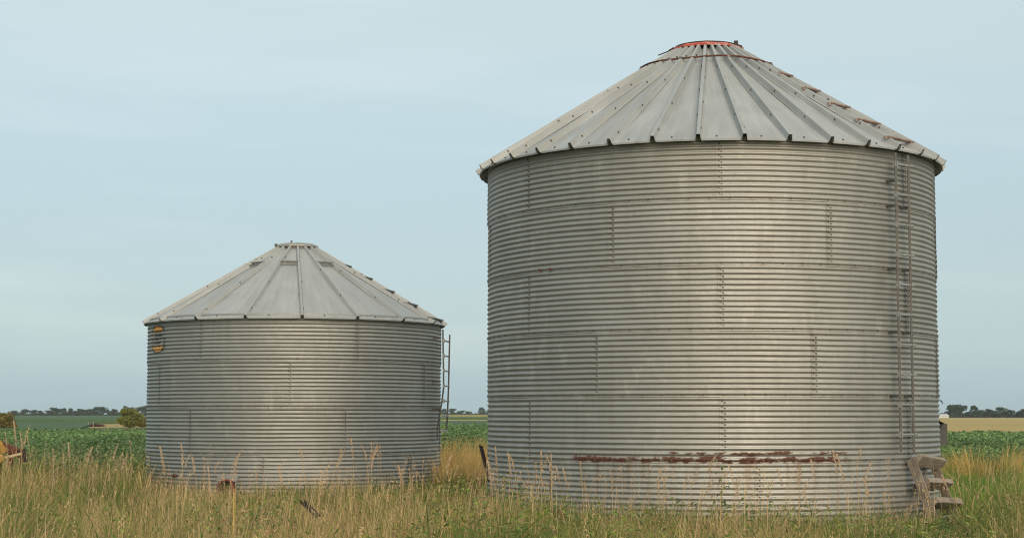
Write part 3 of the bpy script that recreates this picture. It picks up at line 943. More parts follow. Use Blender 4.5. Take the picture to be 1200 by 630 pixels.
# shed far right, fence posts and a brush heap on the strip
sh = empty('shed', (pt(1104.5, 700, 0), 700, 0)); tag(sh, 'small white shed at the left end of the right tree line', 'shed')
mb = MB(); mb.box((0, 0, 0.45), (4, 5, 0.9)); mb.build('wall', simple('white_siding', (0.75, 0.75, 0.73), 0.7), sh)
mb = MB(); mb.add([(-2.2, -2.7, 0.86), (2.2, -2.7, 0.86), (2.2, 2.7, 0.86), (-2.2, 2.7, 0.86), (-2.0, 0, 1.6), (2.0, 0, 1.6)], [(0, 1, 5, 4), (2, 3, 4, 5), (0, 4, 3), (1, 2, 5)])
mb.build('roof', simple('pale_roof', (0.6, 0.6, 0.58), 0.6), sh)
M_post = simple('old_post', (0.30, 0.25, 0.20), 0.9)
for i, (px, hgt, Y) in enumerate(((103.4, 0.62, 205), (109.2, 0.72, 206), (124, 0.5, 206), (137, 0.45, 206))):
    mb = MB(); mb.bar((0, 0, -0.05), (0.02, 0, hgt * 0.85), 0.11, 0.11, chamfer=0.015); o = mb.build('fence_post', M_post)
    o.location = (pt(px, Y, 0), Y, 0)
    tag(o, '%s weathered fence post from the left on the dry strip' % ORD[i], 'fence post', 'fence posts on the dry strip')
v, f, c = leaf_mass(350, [(-.5, 0, .1), (0, 0, .14), (.6, 0, .1)], [(.5, .3, .12), (.4, .3, .16), (.5, .3, .11)], 0.10, [(0.14, 0.06, 0.04), (0.10, 0.05, 0.035)], 8)
v[:, 2] = np.maximum(v[:, 2], 0.01)
o = link('brush_heap', mesh_np('brush_heap', v, f, c, M_tree)); o.location = (pt(113, 207, 0), 207, 0)
tag(o, 'low reddish brush heap between fence posts on the dry strip', 'brush heap', kind='stuff')

# ------------------------------------------------------------------ grass, weeds and crops
def blades(base, h, w, ldir, lean, col, name, mat=M_grass, curve=1.8, tipw=0.0):
    """curved tapering blades: base (n,3), height, width, lean direction (radians), lean amount (fraction of h), colour (n,3)"""
    n = len(base); L = np.stack([np.cos(ldir), np.sin(ldir), np.zeros(n)], 1)
    wd = rng.uniform(0, 2 * np.pi, n); W = np.stack([np.cos(wd), np.sin(wd) * 0.6, np.zeros(n)], 1)
    lv = (0.0, 0.4, 0.75)
    out = []
    for t_ in lv:
        c = base + L * (lean * h * t_ ** curve)[:, None]; c = c.copy(); c[:, 2] += h * (t_ - 0.25 * np.minimum(lean, 1.5) * t_ ** 3)
        ww = (w * (1 - 0.55 * t_) * 0.5)[:, None] * W
        out += [c - ww, c + ww]
    c = base + L * (lean * h)[:, None]; c[:, 2] += h * (1 - 0.25 * np.minimum(lean, 1.5))
    out.append(c)
    v = np.stack(out, 1).reshape(-1, 3)
    b = np.arange(n)[:, None] * 7
    f = np.concatenate([b + k for k in ([0, 1, 3], [0, 3, 2], [2, 3, 5], [2, 5, 4], [4, 5, 6])], 1).reshape(-1, 3)
    return v, f, np.repeat(col, 7, 0)

def heads(top, ldir, length, width, nf, col, size):
    """loose seed head: nf flecks spread along the top of each stem"""
    n = len(top)
    t_ = rng.uniform(0, 1, (n, nf)); 
    L = np.stack([np.cos(ldir), np.sin(ldir), np.zeros(n)], 1)[:, None, :]
    p = top[:, None, :] + np.array([0, 0, 1.0]) * ((t_ - 1.0) * length[:, None])[..., None] + L * (t_ ** 2 * length[:, None] * 0.35)[..., None]
    p = p + rng.normal(size=(n, nf, 3)) * (width[:, None] * (1.05 - np.abs(t_ - 0.4)))[..., None] * [1, 1, 0.6]
    p = p.reshape(-1, 3); m = len(p)
    u = rng.normal(size=(m, 3)) * [0.6, 0.6, 1]; u[:, 2] = np.abs(u[:, 2]); u /= np.linalg.norm(u, axis=1)[:, None]
    q = np.cross(u, rng.normal(size=(m, 3))); q /= np.linalg.norm(q, axis=1)[:, None]
    s = (np.repeat(size, nf) * rng.uniform(0.6, 1.4, m))[:, None]
    v = np.stack([p - u * s, p + q * s * 0.4, p + u * s, p - q * s * 0.4], 1).reshape(-1, 3)
    b = np.arange(m)[:, None] * 4
    f = np.concatenate([b + [0, 1, 2], b + [0, 2, 3]], 1).reshape(-1, 3)
    c = np.repeat(np.repeat(col, nf, 0) * rng.uniform(0.8, 1.2, (m, 1)), 4, 0)
    return v, f, c

def cat(parts):
    V, Fs, Cc, b = [], [], [], 0
    for v, f, c in parts:
        V.append(v); Fs.append(f + b); Cc.append(c); b += len(v)
    return np.concatenate(V), np.concatenate(Fs), np.concatenate(Cc)

def smooth_noise(x, y, seed, s):
    g = np.random.default_rng(seed); G = g.uniform(0, 1, (64, 64))
    x = x / s; y = y / s; xi = np.floor(x).astype(int); yi = np.floor(y).astype(int); fx = x - xi; fy = y - yi
    fx = fx * fx * (3 - 2 * fx); fy = fy * fy * (3 - 2 * fy)
    A = G[xi % 64, yi % 64]; B = G[(xi + 1) % 64, yi % 64]; Cc = G[xi % 64, (yi + 1) % 64]; D = G[(xi + 1) % 64, (yi + 1) % 64]
    return (A * (1 - fx) + B * fx) * (1 - fy) + (Cc * (1 - fx) + D * fx) * fy

def px_of(x, y): return 600 + F * x / y
# outline of the grass tops as it runs along the foot of the bins, as rows for columns
LX = [-60, 0, 60, 120, 168, 176, 230, 300, 380, 440, 500, 520, 560, 575, 610, 650, 720, 800, 860, 920, 1000, 1075, 1110, 1140, 1200, 1260]
LY = [y_ - 8 for y_ in (530, 532, 536, 541, 553, 572, 574, 577, 571, 572, 572, 560, 558, 566, 574, 590, 599, 592, 597, 604, 606, 614, 616, 594, 556, 540)]
def cap_h(px, y, slack):
    py = np.interp(px, LX, LY) + slack
    return EYE + y * np.tan(TH - np.arctan((py - 315) / F))
def outside_bins(x, y, m=0.03):
    k = np.ones(len(x), bool)
    for (bx, by, _), r in ((BIG, RB), (SML, RS)): k &= (x - bx) ** 2 + (y - by) ** 2 > (r + m) ** 2
    # behind the bins the photograph shows nothing of it
    return k
STRAW = np.array([[0.60, 0.44, 0.18], [0.64, 0.48, 0.22], [0.48, 0.34, 0.14], [0.56, 0.38, 0.22]])
OLIVE = np.array([[0.25, 0.255, 0.06], [0.31, 0.29, 0.075], [0.19, 0.215, 0.055], [0.37, 0.32, 0.10]])
GREEN = np.array([[0.15, 0.225, 0.045], [0.19, 0.27, 0.055], [0.24, 0.32, 0.065], [0.11, 0.18, 0.045]])
GOLD = np.array([[0.80, 0.54, 0.19], [0.72, 0.46, 0.15], [0.82, 0.60, 0.24], [0.62, 0.44, 0.15]])
BROWN = np.array([[0.24, 0.15, 0.085], [0.32, 0.20, 0.12], [0.15, 0.10, 0.055]])
def pick(P, n): return P[rng.integers(0, len(P), n)]

def grass(n, pxr, yr, hr, wr, mixf, name, label, leanr=(0.05, 1.1), slack=(-20, 26), caps=True, hmul=None, per=20, spread=0.07):
    """n blades in tufts: each tuft has its own height, colour family and lean, so gaps and shadows open between them"""
    nt_ = n // per
    px = rng.uniform(*pxr, nt_); y = rng.uniform(*yr, nt_)
    x = (px - 600) / F * y
    k = outside_bins(x, y, 0.05)
    px, y, x = px[k], y[k], x[k]; nt_ = len(x)
    cl = smooth_noise(x + 50, y + 50, 5, 0.6)
    th_ = rng.uniform(*hr, nt_) * (0.45 + 0.95 * cl)
    if hmul is not None: th_ *= hmul(px, y)
    if caps: th_ = np.where((y < 22.4) | (caps != 'near'), np.minimum(th_, cap_h(px, y, rng.uniform(*slack, nt_))), th_)
    wind = smooth_noise(x + 9, y + 90, 31, 0.8) * 9.0
    tl = rng.uniform(0.0, 0.8, nt_)
    tcol = mixf(px, x, y, nt_)
    kk = th_ > 0.08
    T = np.repeat(np.arange(nt_)[kk], per); n = len(T)
    a = rng.uniform(0, 2 * np.pi, n); rr = spread * np.sqrt(rng.uniform(0, 1, n)) * np.clip(th_[T] / 0.5, 0.6, 1.5)
    bx = x[T] + np.cos(a) * rr; by = y[T] + np.sin(a) * rr
    h = th_[T] * rng.uniform(0.45, 1.05, n)
    le = rng.uniform(*leanr, n) ** 1.2
    lx = np.cos(a) * le * 0.8 + np.cos(wind[T]) * tl[T]; ly = np.sin(a) * le * 0.8 + np.sin(wind[T]) * tl[T]
    lean = np.hypot(lx, ly); ld = np.arctan2(ly, lx)
    w = rng.uniform(*wr, n) * np.where(rng.uniform(0, 1, n) < 0.08, 1.8, 1.0)
    own = mixf(px[T], bx, by, n)
    col = np.where((rng.uniform(0, 1, n) < 0.68)[:, None], tcol[T], own) * rng.uniform(0.7, 1.25, (n, 1))
    base = np.stack([bx, by, np.full(n, -0.01)], 1)
    v, f, c = blades(base, h, w, ld, lean, col, name)
    o = link(name, mesh_np(name, v, f, c, M_grass)); tag(o, label, 'grass', kind='stuff')
    return o

DGREEN = np.array([[0.085, 0.135, 0.035], [0.11, 0.17, 0.04], [0.07, 0.11, 0.032], [0.15, 0.21, 0.045]])
def mix_front(px, x, y, n):
    """patches of straw, olive grass, dark green growth and brown thatch, straw commoner to the left and near the camera"""
    d = smooth_noise(x + 20, y + 10, 1, 1.1) * 0.55 + smooth_noise(x + 70, y + 30, 2, 0.4) * 0.45
    d = d + np.interp(px, [0, 150, 400, 520, 640, 760, 900, 1000, 1200], [0.10, 0.10, 0.08, 0.02, -0.10, 0.0, 0.04, 0.0, -0.06]) - 0.10 * np.clip((y - 14) / 8, 0, 1)
    d = d + rng.normal(0, 0.10, n)
    out = np.where((d > 0.56)[:, None], pick(STRAW, n), pick(OLIVE, n))
    out = np.where((d < 0.43)[:, None], pick(GREEN, n), out)
    out = np.where((d < 0.36)[:, None], pick(DGREEN, n), out)
    b = rng.uniform(0, 1, n) < 0.12
    return np.where(b[:, None], pick(BROWN, n), out)
def mix_broad(px, x, y, n):
    r_ = rng.uniform(0, 1, n)
    return np.where((r_ < 0.55)[:, None], pick(GREEN, n), np.where((r_ < 0.8)[:, None], pick(DGREEN, n), pick(OLIVE, n)))
grass(16000, (-60, 1260), (9.5, 23.5), (0.45, 0.85), (0.010, 0.018), mix_broad, 'broad_grass', 'arching broad-bladed green grass scattered through the foreground', leanr=(0.3, 1.5), per=9, spread=0.05)
grass(170000, (-70, 1270), (8.5, 24), (0.45, 0.88), (0.003, 0.008), mix_front, 'foreground_grass', 'dense dry and olive grass filling the foreground before both bins')
grass(36000, (-80, 640), (23, 33), (0.45, 0.85), (0.006, 0.013), mix_front, 'grass_by_bin', 'olive grass growing round the foot of the smaller bin', hmul=lambda px, y: np.where(px < 178, 1.7, 1.0))

def mix_right(px, x, y, n):
    d = smooth_noise(x + 20, y + 10, 9, 2.0)
    r_ = rng.uniform(0, 1, n)
    out = np.where((r_ < 0.62 + 0.3 * (d - .5))[:, None], pick(GREEN, n) * [0.9, 1.15, 0.95], pick(OLIVE, n) * [0.75, 1.05, 0.75])
    return np.where((rng.uniform(0, 1, n) < 0.07)[:, None], pick(STRAW, n), out)
grass(34000, (1050, 1290), (19, 33.5), (0.40, 0.62), (0.006, 0.013), mix_right, 'meadow_grass', 'lush green grass to the right of the large bin', caps='near', slack=(-14, 10), leanr=(0.1, 1.1))
def mix_gold(px, x, y, n):
    r_ = rng.uniform(0, 1, n)
    out = np.where((r_ < 0.75)[:, None], pick(GOLD, n), pick(STRAW, n))
    return np.where((rng.uniform(0, 1, n) < 0.06)[:, None], pick(OLIVE, n), out)
def mix_gold_r(px, x, y, n):
    r_ = rng.uniform(0, 1, n)
    out = np.where((r_ < 0.68)[:, None], pick(GOLD, n) * 0.95, pick(OLIVE, n))
    return np.where((rng.uniform(0, 1, n) < 0.15)[:, None], pick(GREEN, n), out)
grass(17000, (513, 615), (30.5, 38), (0.5, 1.0), (0.006, 0.013), mix_gold, 'golden_grass', 'tall golden dry grass standing between the two bins', caps=False, leanr=(0.03, 0.45))
grass(12000, (1060, 1290), (33.5, 37.5), (0.42, 0.72), (0.006, 0.014), mix_gold_r, 'field_edge_grass', 'golden brown grass strip along the bean field right of the large bin', caps=False,
      leanr=(0.03, 0.5), hmul=lambda px, y: 0.75 + 0.6 * smooth_noise(px + 500, y, 12, 18))

# thin dry stems with loose seed heads among the grass: too many to count
def stems(n, pxr, yr, hr, name, label, cols, wfun=None, headlen=(0.12, 0.26), nf=14, slack=(-22, 12), caps=True):
    px = rng.uniform(*pxr, n); y = rng.uniform(*yr, n); x = (px - 600) / F * y
    k = outside_bins(x, y, 0.1)
    if wfun is not None: k &= rng.uniform(0, 1, n) < wfun(px)
    px, y, x = px[k], y[k], x[k]; n = len(x)
    h = rng.uniform(*hr, n)
    if caps: h = np.minimum(h, np.maximum(cap_h(px, y, rng.uniform(*slack, n)), 0.3))
    lean = rng.uniform(0.0, 0.28, n); ld = rng.normal(0.2, 1.2, n)
    col = pick(cols, n) * rng.uniform(0.8, 1.25, (n, 1))
    base = np.stack([x, y, np.full(n, -0.01)], 1)
    v1 = blades(base, h, np.full(n, 0.006), ld, lean, col, name, curve=1.6)
    tops = base + np.stack([np.cos(ld), np.sin(ld), np.zeros(n)], 1) * (lean * h)[:, None]; tops[:, 2] += h * (1 - 0.25 * lean)
    hl = rng.uniform(*headlen, n)
    v2 = heads(tops, ld, hl, hl * 0.04, nf, col * [1.12, 1.05, 1.05], np.full(n, 0.0075))
    v, f, c = cat([v1, v2])
    tag(link(name, mesh_np(name, v, f, c, M_grass)), label, 'grass', kind='stuff')
PINK = np.array([[0.60, 0.41, 0.24], [0.66, 0.48, 0.26], [0.54, 0.36, 0.21], [0.68, 0.52, 0.28]])
stems(1700, (-60, 1260), (9, 21), (0.5, 0.95), 'seed_stems', 'thin straw-coloured seeding stems rising through the foreground grass', PINK,
      lambda p: np.interp(p, [-60, 0, 420, 520, 600, 700, 800, 1000, 1260], [1, 1, 0.9, 0.5, 0.28, 0.3, 0.55, 0.5, 0.4]), slack=(-14, 24))
stems(700, (514, 610), (30, 36), (0.7, 1.15), 'golden_seed_stems', 'golden seeding stems standing between the two bins', GOLD, caps=False, headlen=(0.15, 0.25))
stems(220, (1060, 1290), (20, 37), (0.6, 0.95), 'meadow_seed_stems', 'pale seeding stems scattered over the green grass on the right', PINK, caps=False)

stems(420, (172, 1090), (15, 21), (0.9, 1.25), 'tall_seed_stems', 'fine tall dry stems with loose heads crossing the foot of both bins', PINK, slack=(-62, 0), headlen=(0.14, 0.26), nf=22)
stems(130, (-50, 172), (20, 27), (0.9, 1.2), 'left_seed_stems', 'fine dry stems rising against the bean crop at left', PINK, slack=(-30, 4), headlen=(0.14, 0.26), nf=22)

# --- leafy cover: bean canopy near enough to show leaves
def leaves(p, size, col, flat=0.6, asp=0.55):
    n = len(p)
    u = rng.normal(size=(n, 3)) * [1, 1, 0.45]; u /= np.linalg.norm(u, axis=1)[:, None]
    up = np.array([0, 0, 1.0]) + rng.normal(size=(n, 3)) * flat
    q = np.cross(up, u); q /= np.linalg.norm(q, axis=1)[:, None]
    s = size[:, None]
    v = np.stack([p - u * s, p + q * s * asp - u * s * 0.1, p + u * s - [0, 0, 0.15] * s, p - q * s * asp - u * s * 0.1], 1).reshape(-1, 3)
    b = np.arange(n)[:, None] * 4
    f = np.concatenate([b + [0, 1, 3], b + [1, 2, 3]], 1).reshape(-1, 3)
    return v, f, np.repeat(col, 4, 0)
BEAN = np.array([[0.145, 0.240, 0.082], [0.170, 0.270, 0.095], [0.105, 0.185, 0.066], [0.21, 0.30, 0.115]])
def beans(n, pxr, yr, name, label, pale=0.03, top=0.70):
    px = rng.uniform(*pxr, n); y = yr[0] * (yr[1] / yr[0]) ** rng.uniform(0, 1, n)
    x = (px - 600) / F * y
    row = 0.5 + 0.5 * np.sin(x * 2 * np.pi / 0.76 + 0.2 * y)
    bumpy = smooth_noise(x + 300, y, 21, 0.7)
    z = (top - 0.22 * rng.uniform(0, 1, n) ** 1.5) * (0.74 + 0.16 * row + 0.22 * bumpy)
    k = outside_bins(x, y, 0.2); x, y, z = x[k], y[k], z[k]; n = len(x)
    col = pick(BEAN, n) * rng.uniform(0.7, 1.3, (n, 1)) * (0.75 + 0.5 * smooth_noise(x + 80, y * 0.35, 22, 3.0))[:, None]
    pl = (rng.uniform(0, 1, n) < pale)[:, None]
    col = np.where(pl, np.array([0.30, 0.36, 0.24]), col)
    size = rng.uniform(0.032, 0.055, n) * np.clip(y / 42, 1, 2.2)
    v, f, c = leaves(np.stack([x, y, z], 1), size, col)
    tag(link(name, mesh_np(name, v, f, c, M_leaf)), label, 'crop', kind='stuff')
beans(150000, (-140, 300), (30.5, 93), 'bean_plants', 'dark green bean crop stretching behind the grass left of the smaller bin', 0.02)
beans(26000, (470, 620), (38, 122), 'middle_bean_plants', 'green bean crop seen beyond the golden grass between the bins', 0.0, 0.82)
beans(64000, (1030, 1330), (37, 81), 'right_bean_plants', 'dark green bean crop behind the grass right of the large bin', 0.0)

def cover(n, pxr, yr, name, label, cols, hmax, dens):
    px = rng.uniform(*pxr, n); y = rng.uniform(*yr, n); x = (px - 600) / F * y
    k = outside_bins(x, y, 0.1) & (rng.uniform(0, 1, n) < dens(px, x, y)); px, x, y = px[k], x[k], y[k]; n = len(x)
    top = np.minimum(hmax * (0.4 + 0.9 * smooth_noise(x + 11, y + 7, 41, 0.45)), cap_h(px, y, rng.uniform(-8, 14, n)))
    z = np.maximum(top * rng.uniform(0.35, 1.0, n), 0.03)
    fam = (smooth_noise(x + 3, y + 60, 44, 0.4) * len(cols)).astype(int) % len(cols)
    col = np.array(cols)[fam] * rng.uniform(0.7, 1.3, (n, 1))
    v, f, c = leaves(np.stack([x, y, z], 1), rng.uniform(0.018, 0.045, n), col, 0.9, 0.22)
    tag(link(name, mesh_np(name, v, f, c, M_leaf)), label, 'ground cover', kind='stuff')
cover(90000, (-60, 1260), (10, 24), 'leafy_undergrowth', 'low leafy weeds mixed through the foreground grass', [(0.15, 0.23, 0.045), (0.24, 0.30, 0.055), (0.10, 0.16, 0.04), (0.30, 0.26, 0.08)], 0.62,
      lambda px, x, y: np.interp(px, [-60, 200, 420, 540, 620, 740, 820, 1080, 1200], [0.15, 0.2, 0.3, 0.8, 0.9, 0.75, 0.5, 0.5, 0.4]) * (smooth_noise(x + 31, y + 17, 47, 0.9) > 0.42))

# --- single weeds and stalks
def leafy_mesh(seed, h, nl, ll, cols, name, spread=0.55):
    g = np.random.default_rng(seed)
    V, Fs, Cc = [], [], []; b = 0
    def addtri(v, f, c):
        nonlocal b
        V.append(np.array(v)); Fs.append(np.array(f) + b); Cc.append(np.tile(c, (len(v), 1))); b += len(v)
    lean = g.uniform(-0.15, 0.15, 2)
    for k in range(nl):
        t_ = 0.12 + 0.88 * (k + 0.5) / nl
        a = k * 2.4 + g.uniform(-.3, .3); L = ll * (1.15 - 0.75 * t_) * g.uniform(0.8, 1.2); W = L * g.uniform(0.13, 0.2)
        d = np.array([math.cos(a), math.sin(a), 0]); s = np.array([-math.sin(a), math.cos(a), 0])
        o = np.array([lean[0] * h * t_ ** 2, lean[1] * h * t_ ** 2, h * t_])
        up = np.array([0, 0, 1.0]); rise = g.uniform(0.15, 0.6)
        p1 = o + d * L * .4 + up * L * rise * .4; p2 = o + d * L * spread * 1.45 + up * L * (rise * .55); p3 = o + d * L + up * L * (rise - .45) * .7
        c = np.array(cols[g.integers(0, len(cols))]) * g.uniform(0.8, 1.2)
        addtri([o, p1 - s * W, p1 + s * W, p2 - s * W * .8, p2 + s * W * .8, p3], [(0, 1, 2), (1, 3, 2), (2, 3, 4), (3, 5, 4)], c)
    me = mesh_np(name, np.concatenate(V), np.concatenate(Fs), np.concatenate(Cc), M_leaf)
    mb = MB(); mb.tube([(0, 0, -0.03), (lean[0] * h * .25, lean[1] * h * .25, h * .5), (lean[0] * h, lean[1] * h, h)], [0.006, 0.005, 0.002], 5)
    st = mb.mesh('stem'); st.materials.append(M_stemg)
    return me, st
M_stemg = simple('green_stem', (0.16, 0.18, 0.06), 0.7)
BRIGHT = [(0.24, 0.34, 0.055), (0.30, 0.39, 0.07), (0.17, 0.26, 0.045)]
weedM = [leafy_mesh(60 + k, 0.75, 26, 0.20, BRIGHT if k < 2 else [(0.11, 0.19, 0.045), (0.14, 0.22, 0.05)], 'foliage') for k in range(3)]
def weed(px, py, y, kind, sc_, label, rz=None, group='leafy weeds in the grass'):
    h = z_at(py - 17, y)
    o = empty('leafy_weed', (pt(px, y, 0), y, 0), random.uniform(0, 6.28) if rz is None else rz)
    s = h / 0.75; o.scale = (s * sc_, s * sc_, s)
    f = link('foliage', weedM[kind][0], o); f['kind'] = 'stuff'
    link('stem', weedM[kind][1], o)
    tag(o, label, 'weed', group)
wl = [(590, 574, 20, 0, 1.1), (560, 590, 17.5, 1, 1.2), (605, 588, 19, 1, 1.1), (628, 600, 18, 0, 1.2), (575, 606, 15, 0, 1.1), (668, 604, 18, 1, 1.2), (700, 600, 19, 0, 1.1),
      (690, 612, 16, 1, 1.2), (735, 606, 18, 1, 1.0), (540, 604, 16, 1, 1.0), (640, 612, 15, 0, 1.2), (610, 610, 14, 1, 1.1), (720, 616, 15, 0, 1.2)]
for i_, w_ in enumerate(sorted(wl)): weed(*w_, '%s bright yellow-green leafy weed from the left at the large bin\'s left foot' % ORD[i_])
for i_, w_ in enumerate(sorted([(140, 612, 14, 0, 0.9), (148, 618, 13.5, 1, 0.9)])): weed(*w_, 'small bright yellow-green weed, %s from the left, in dry grass at lower left' % ORD[i_], group='small weeds at lower left')
for i_, w_ in enumerate(sorted([(255, 606, 15, 2, 1.0), (285, 600, 16, 1, 0.9), (300, 612, 14, 0, 1.0), (322, 606, 15, 2, 1.0), (240, 614, 13.5, 1, 0.9)])):
    weed(*w_, 'green weed, %s from the left, in dry grass before the smaller bin' % ORD[i_], group='weeds before the smaller bin')
weed(845, 560, 19.6, 2, 0.7, 'tall thin dark green weed before the middle of the large bin', group='weeds before the large bin')
for i_, w_ in enumerate(sorted([(878, 592, 19, 2, 1.0), (905, 596, 19, 2, 1.1), (955, 600, 18, 2, 1.1), (835, 598, 18, 2, 1.0), (1000, 606, 17, 1, 1.0), (930, 606, 17, 1, 1.0), (800, 604, 17, 2, 1.0), (1040, 606, 18, 2, 1.0)])):
    weed(*w_, 'dark green weed, %s from the left, low before the right half of the large bin' % ORD[i_], group='weeds before the large bin')
for i_, w_ in enumerate(sorted([(60, 534, 28.5, 2, 1.2), (78, 537, 28, 2, 1.3), (98, 536, 28.6, 2, 1.2), (122, 538, 28.5, 2, 1.2), (140, 540, 28, 2, 1.2), (155, 548, 27, 0, 1.2), (168, 552, 27, 2, 1.2)])):
    weed(*w_, 'broad green weed, %s from the left, at the bean field edge by the smaller bin' % ORD[i_], group='weeds at the bean field edge')

# a stray corn plant beside the small bin
cp = empty('corn_plant', (pt(163, 29, 0), 29, 0)); tag(cp, 'stray green corn plant with arching leaves left of the smaller bin', 'corn plant')
mb = MB(); mb.tube([(0, 0, -0.02), (0.01, 0, 0.6), (0.03, 0, 1.22)], [0.013, 0.011, 0.004], 6); mb.build('stalk', M_stemg, cp)
for k in range(11):
    a = (k % 2) * math.pi + random.uniform(-.5, .5); z0_ = 0.12 + 0.1 * k; L = random.uniform(0.35, 0.6)
    d = Vector((math.cos(a), math.sin(a), 0)); s = Vector((-math.sin(a), math.cos(a), 0))
    vs, fs = [], []
    for i in range(6):
        t_ = i / 5
        c = Vector((0.02 * z0_, 0, z0_)) + d * L * 0.75 * t_ + Vector((0, 0, 1)) * L * (1.0 * t_ - 1.05 * t_ ** 2.4)
        w_ = 0.022 * (1 - t_ ** 2) + 0.001
        vs += [tuple(c - s * w_ + Vector((0, 0, .006))), tuple(c), tuple(c + s * w_ + Vector((0, 0, .006)))]
        if i: fs += [(3*i-3, 3*i, 3*i+1), (3*i-3, 3*i+1, 3*i-2), (3*i-2, 3*i+1, 3*i+2), (3*i-2, 3*i+2, 3*i-1)]
    link('leaf', mesh_np('leaf', np.array(vs), np.array(fs), np.tile(np.array(BRIGHT[2]) * random.uniform(.8, 1.2), (len(vs), 1)), M_leaf), cp)

# single seed stalks that stand out against the bins
def stalk_mesh(seed, style):
    g = np.random.default_rng(seed)
    base = np.zeros((1, 3)); ld = np.array([g.uniform(0, 6.28)]); ln = np.array([g.uniform(0.02, 0.14)])
    cst = np.array([[0.58, 0.42, 0.24]]); parts = []
    v1 = blades(base, np.array([1.0]), np.array([0.010]), ld, ln, cst, '', curve=1.6)
    v1b = blades(base, np.array([1.0]), np.array([0.010]), ld, ln, cst, '', curve=1.6)
    parts = [v1, v1b]
    for k in range(2):
        zz = g.uniform(0.15, 0.5); 
        parts.append(blades(np.array([[0, 0, zz]]), np.array([g.uniform(.18, .28)]), np.array([0.008]), np.array([g.uniform(0, 6.28)]), np.array([g.uniform(.5, 1.0)]), cst * [0.8, 0.85, 0.7], ''))
    top = np.array([[math.cos(ld[0]) * ln[0], math.sin(ld[0]) * ln[0], 1 - 0.25 * ln[0]]])
    hl = {0: 0.15, 1: 0.22, 2: 0.18}[style]
    hd = heads(top, ld, np.array([hl]), np.array([{0: 0.004, 1: 0.008, 2: 0.018}[style]]), {0: 70, 1: 90, 2: 60}[style], np.array([[0.66, 0.48, 0.31]]), np.array([0.010]))
    st = mesh_np('stem', *cat(parts), M_grass)
    hm = mesh_np('seed_head', *hd, M_grass)
    return st, hm
stalkM = [stalk_mesh(80 + k, (0, 0, 1, 1, 2, 2)[k]) for k in range(6)]
def stalk(px, py, y, kind, lean, label, group):
    h = z_at(py, y)
    o = empty('seed_stalk', (pt(px, y, 0) - lean * h, y, 0), 0)
    o.rotation_euler = (random.uniform(-.06, .06), math.atan(lean), 0)
    o.scale = (1, 1, h / 0.985)
    link('stem', stalkM[kind][0], o); link('seed_head', stalkM[kind][1], o)['kind'] = 'stuff'
    tag(o, label, 'seed stalk', group)
rs = random.Random(3)
A = [(188, 522), (213, 521), (204, 530), (240, 538), (262, 527), (226, 534), (355, 522), (383, 529), (399, 526), (411, 515), (421, 522), (424, 519), (431, 521), (435, 519), (443, 523), (445, 522), (368, 541), (470, 545), (480, 548), (495, 551), (506, 530), (521, 541), (328, 545), (300, 552), (275, 540)]
for i_, (px, py) in enumerate(sorted(A)): stalk(px, py, rs.uniform(17, 24), rs.choice((0, 0, 1, 2, 3)), rs.uniform(-0.14, 0.02), 'dry pinkish seed stalk, %s from the left, seen against the smaller bin' % ORD[i_], 'seed stalks against the smaller bin')
B = [(581, 524), (576, 540), (599, 531), (605, 528), (635, 530), (647, 533), (650, 532), (655, 545), (664, 548), (681, 541), (617, 556), (640, 556), (718, 563), (690, 562)]
for i_, (px, py) in enumerate(sorted(B)): stalk(px, py, rs.uniform(16, 20), rs.choice((0, 0, 1, 3)), rs.uniform(-0.18, 0.02), 'dry pinkish seed stalk, %s from the left, against the large bin left of its rust' % ORD[i_], 'seed stalks against the left of the large bin')
D = [(770, 555), (778, 548), (795, 556), (806, 549), (821, 529), (815, 560), (838, 550), (765, 572), (860, 545), (865, 556), (885, 562), (893, 560), (918, 548), (928, 560), (938, 542), (958, 538), (985, 527), (990, 531), (1000, 521), (1003, 536), (1041, 534), (1036, 574), (1020, 560), (948, 575), (1058, 590), (870, 575), (740, 580)]
for i_, (px, py) in enumerate(sorted(D)): stalk(px, py, rs.uniform(16, 20), rs.choice((2, 3, 4, 5, 5)), rs.uniform(-0.12, 0.06), 'straw-coloured seed stalk, %s from the left, across or below the rust band' % ORD[i_], 'seed stalks against the right of the large bin')
E_ = [(1112, 555), (1122, 553), (1128, 557), (1137, 562), (1133, 568), (1163, 567), (1170, 549), (1180, 575), (1145, 580), (1092, 560), (1085, 562)]
for i_, (px, py) in enumerate(sorted(E_)): stalk(px, py, rs.uniform(18.5, 21), rs.choice((1, 2, 3, 4)), rs.uniform(-0.22, -0.02), 'pale plumed seed stalk, %s from the left, beside the wooden steps' % ORD[i_], 'seed stalks by the wooden steps')
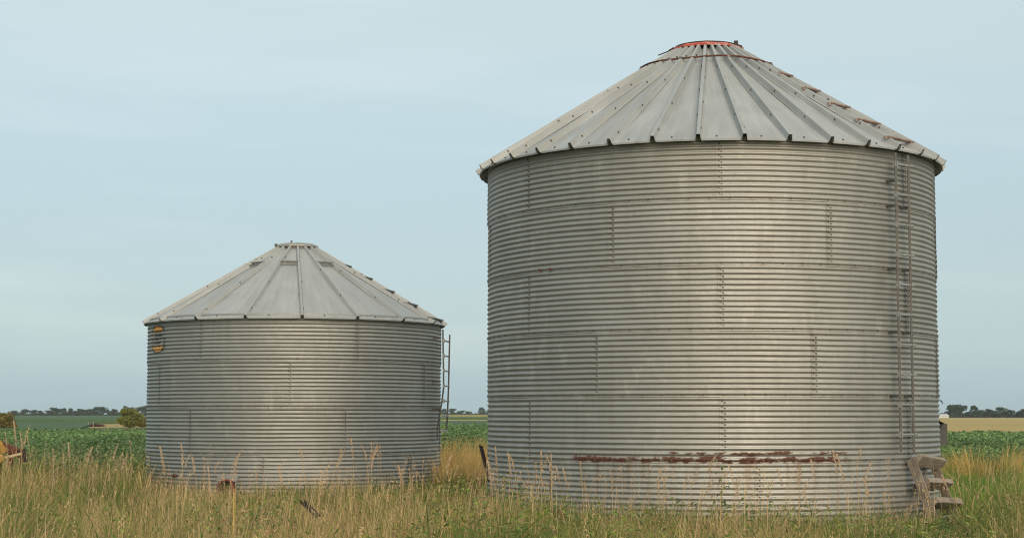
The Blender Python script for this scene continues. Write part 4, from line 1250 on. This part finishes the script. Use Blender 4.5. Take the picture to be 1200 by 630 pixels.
G_ = [(13, 492), (16, 497), (4, 506), (22, 507), (33, 512), (24, 514), (78, 518), (90, 522), (62, 526), (119, 519), (153, 516), (130, 532), (8, 515), (-6, 505), (145, 530)]
for i_, (px, py) in enumerate(sorted(G_)): stalk(px, py, rs.uniform(22, 27), rs.choice((0, 1, 2, 3)), rs.uniform(-0.1, 0.04), 'dry seed stalk, %s from the left, against the bean field left of the smaller bin' % ORD[i_], 'seed stalks against the left bean field')

# yellow stalk and brown flower head before the small bin
mb = MB(); q0 = Vector((pt(270, 15, 0.0), 15, -0.02)); q1 = P3(274, 572, 15.2); mb.tube([q0, (q0 + q1) / 2 + Vector((0.012, 0, 0)), q1], [0.011, 0.010, 0.006], 6)
tag(mb.build('yellow_stalk', simple('yellow_straw', (0.50, 0.33, 0.075), 0.6)), 'thick bare yellow stalk before the red-rimmed tube of the smaller bin', 'stalk')
fh = empty('dry_flower', (pt(203, 20, 0), 20, 0)); tag(fh, 'dry stalk with round dark brown flower head before the smaller bin', 'dry flower')
zt_ = z_at(557, 20)
mb = MB(); mb.tube([(0.03, 0, -0.02), (0.01, 0, zt_ * .6), (0, 0, zt_)], 0.005, 5); mb.build('stem', M_stemg, fh)
v, f, c = leaf_mass(90, [(0, 0, zt_)], [(0.03, 0.03, 0.024)], 0.012, [(0.13, 0.06, 0.03), (0.18, 0.09, 0.04)], 2)
link('flower_head', mesh_np('flower_head', v, f, c, M_tree), fh)

# ------------------------------------------------------------------ air
hz = MB(); hz.box((0, 1150, 9.0), (5000, 2700, 20.0))
hm = bpy.data.materials.new('haze'); hm.use_nodes = True
t = hm.node_tree
for n_ in list(t.nodes): t.nodes.remove(n_)
ho = t.nodes.new('ShaderNodeOutputMaterial'); pv = t.nodes.new('ShaderNodeVolumePrincipled')
pv.inputs['Color'].default_value = (0.80, 0.88, 0.92, 1); pv.inputs['Density'].default_value = 0.00014; pv.inputs['Anisotropy'].default_value = 0.0
t.links.new(pv.outputs[0], ho.inputs['Volume'])
o = hz.build('haze', hm); tag(o, 'thin pale haze over the fields and far trees', 'haze', kind='stuff')
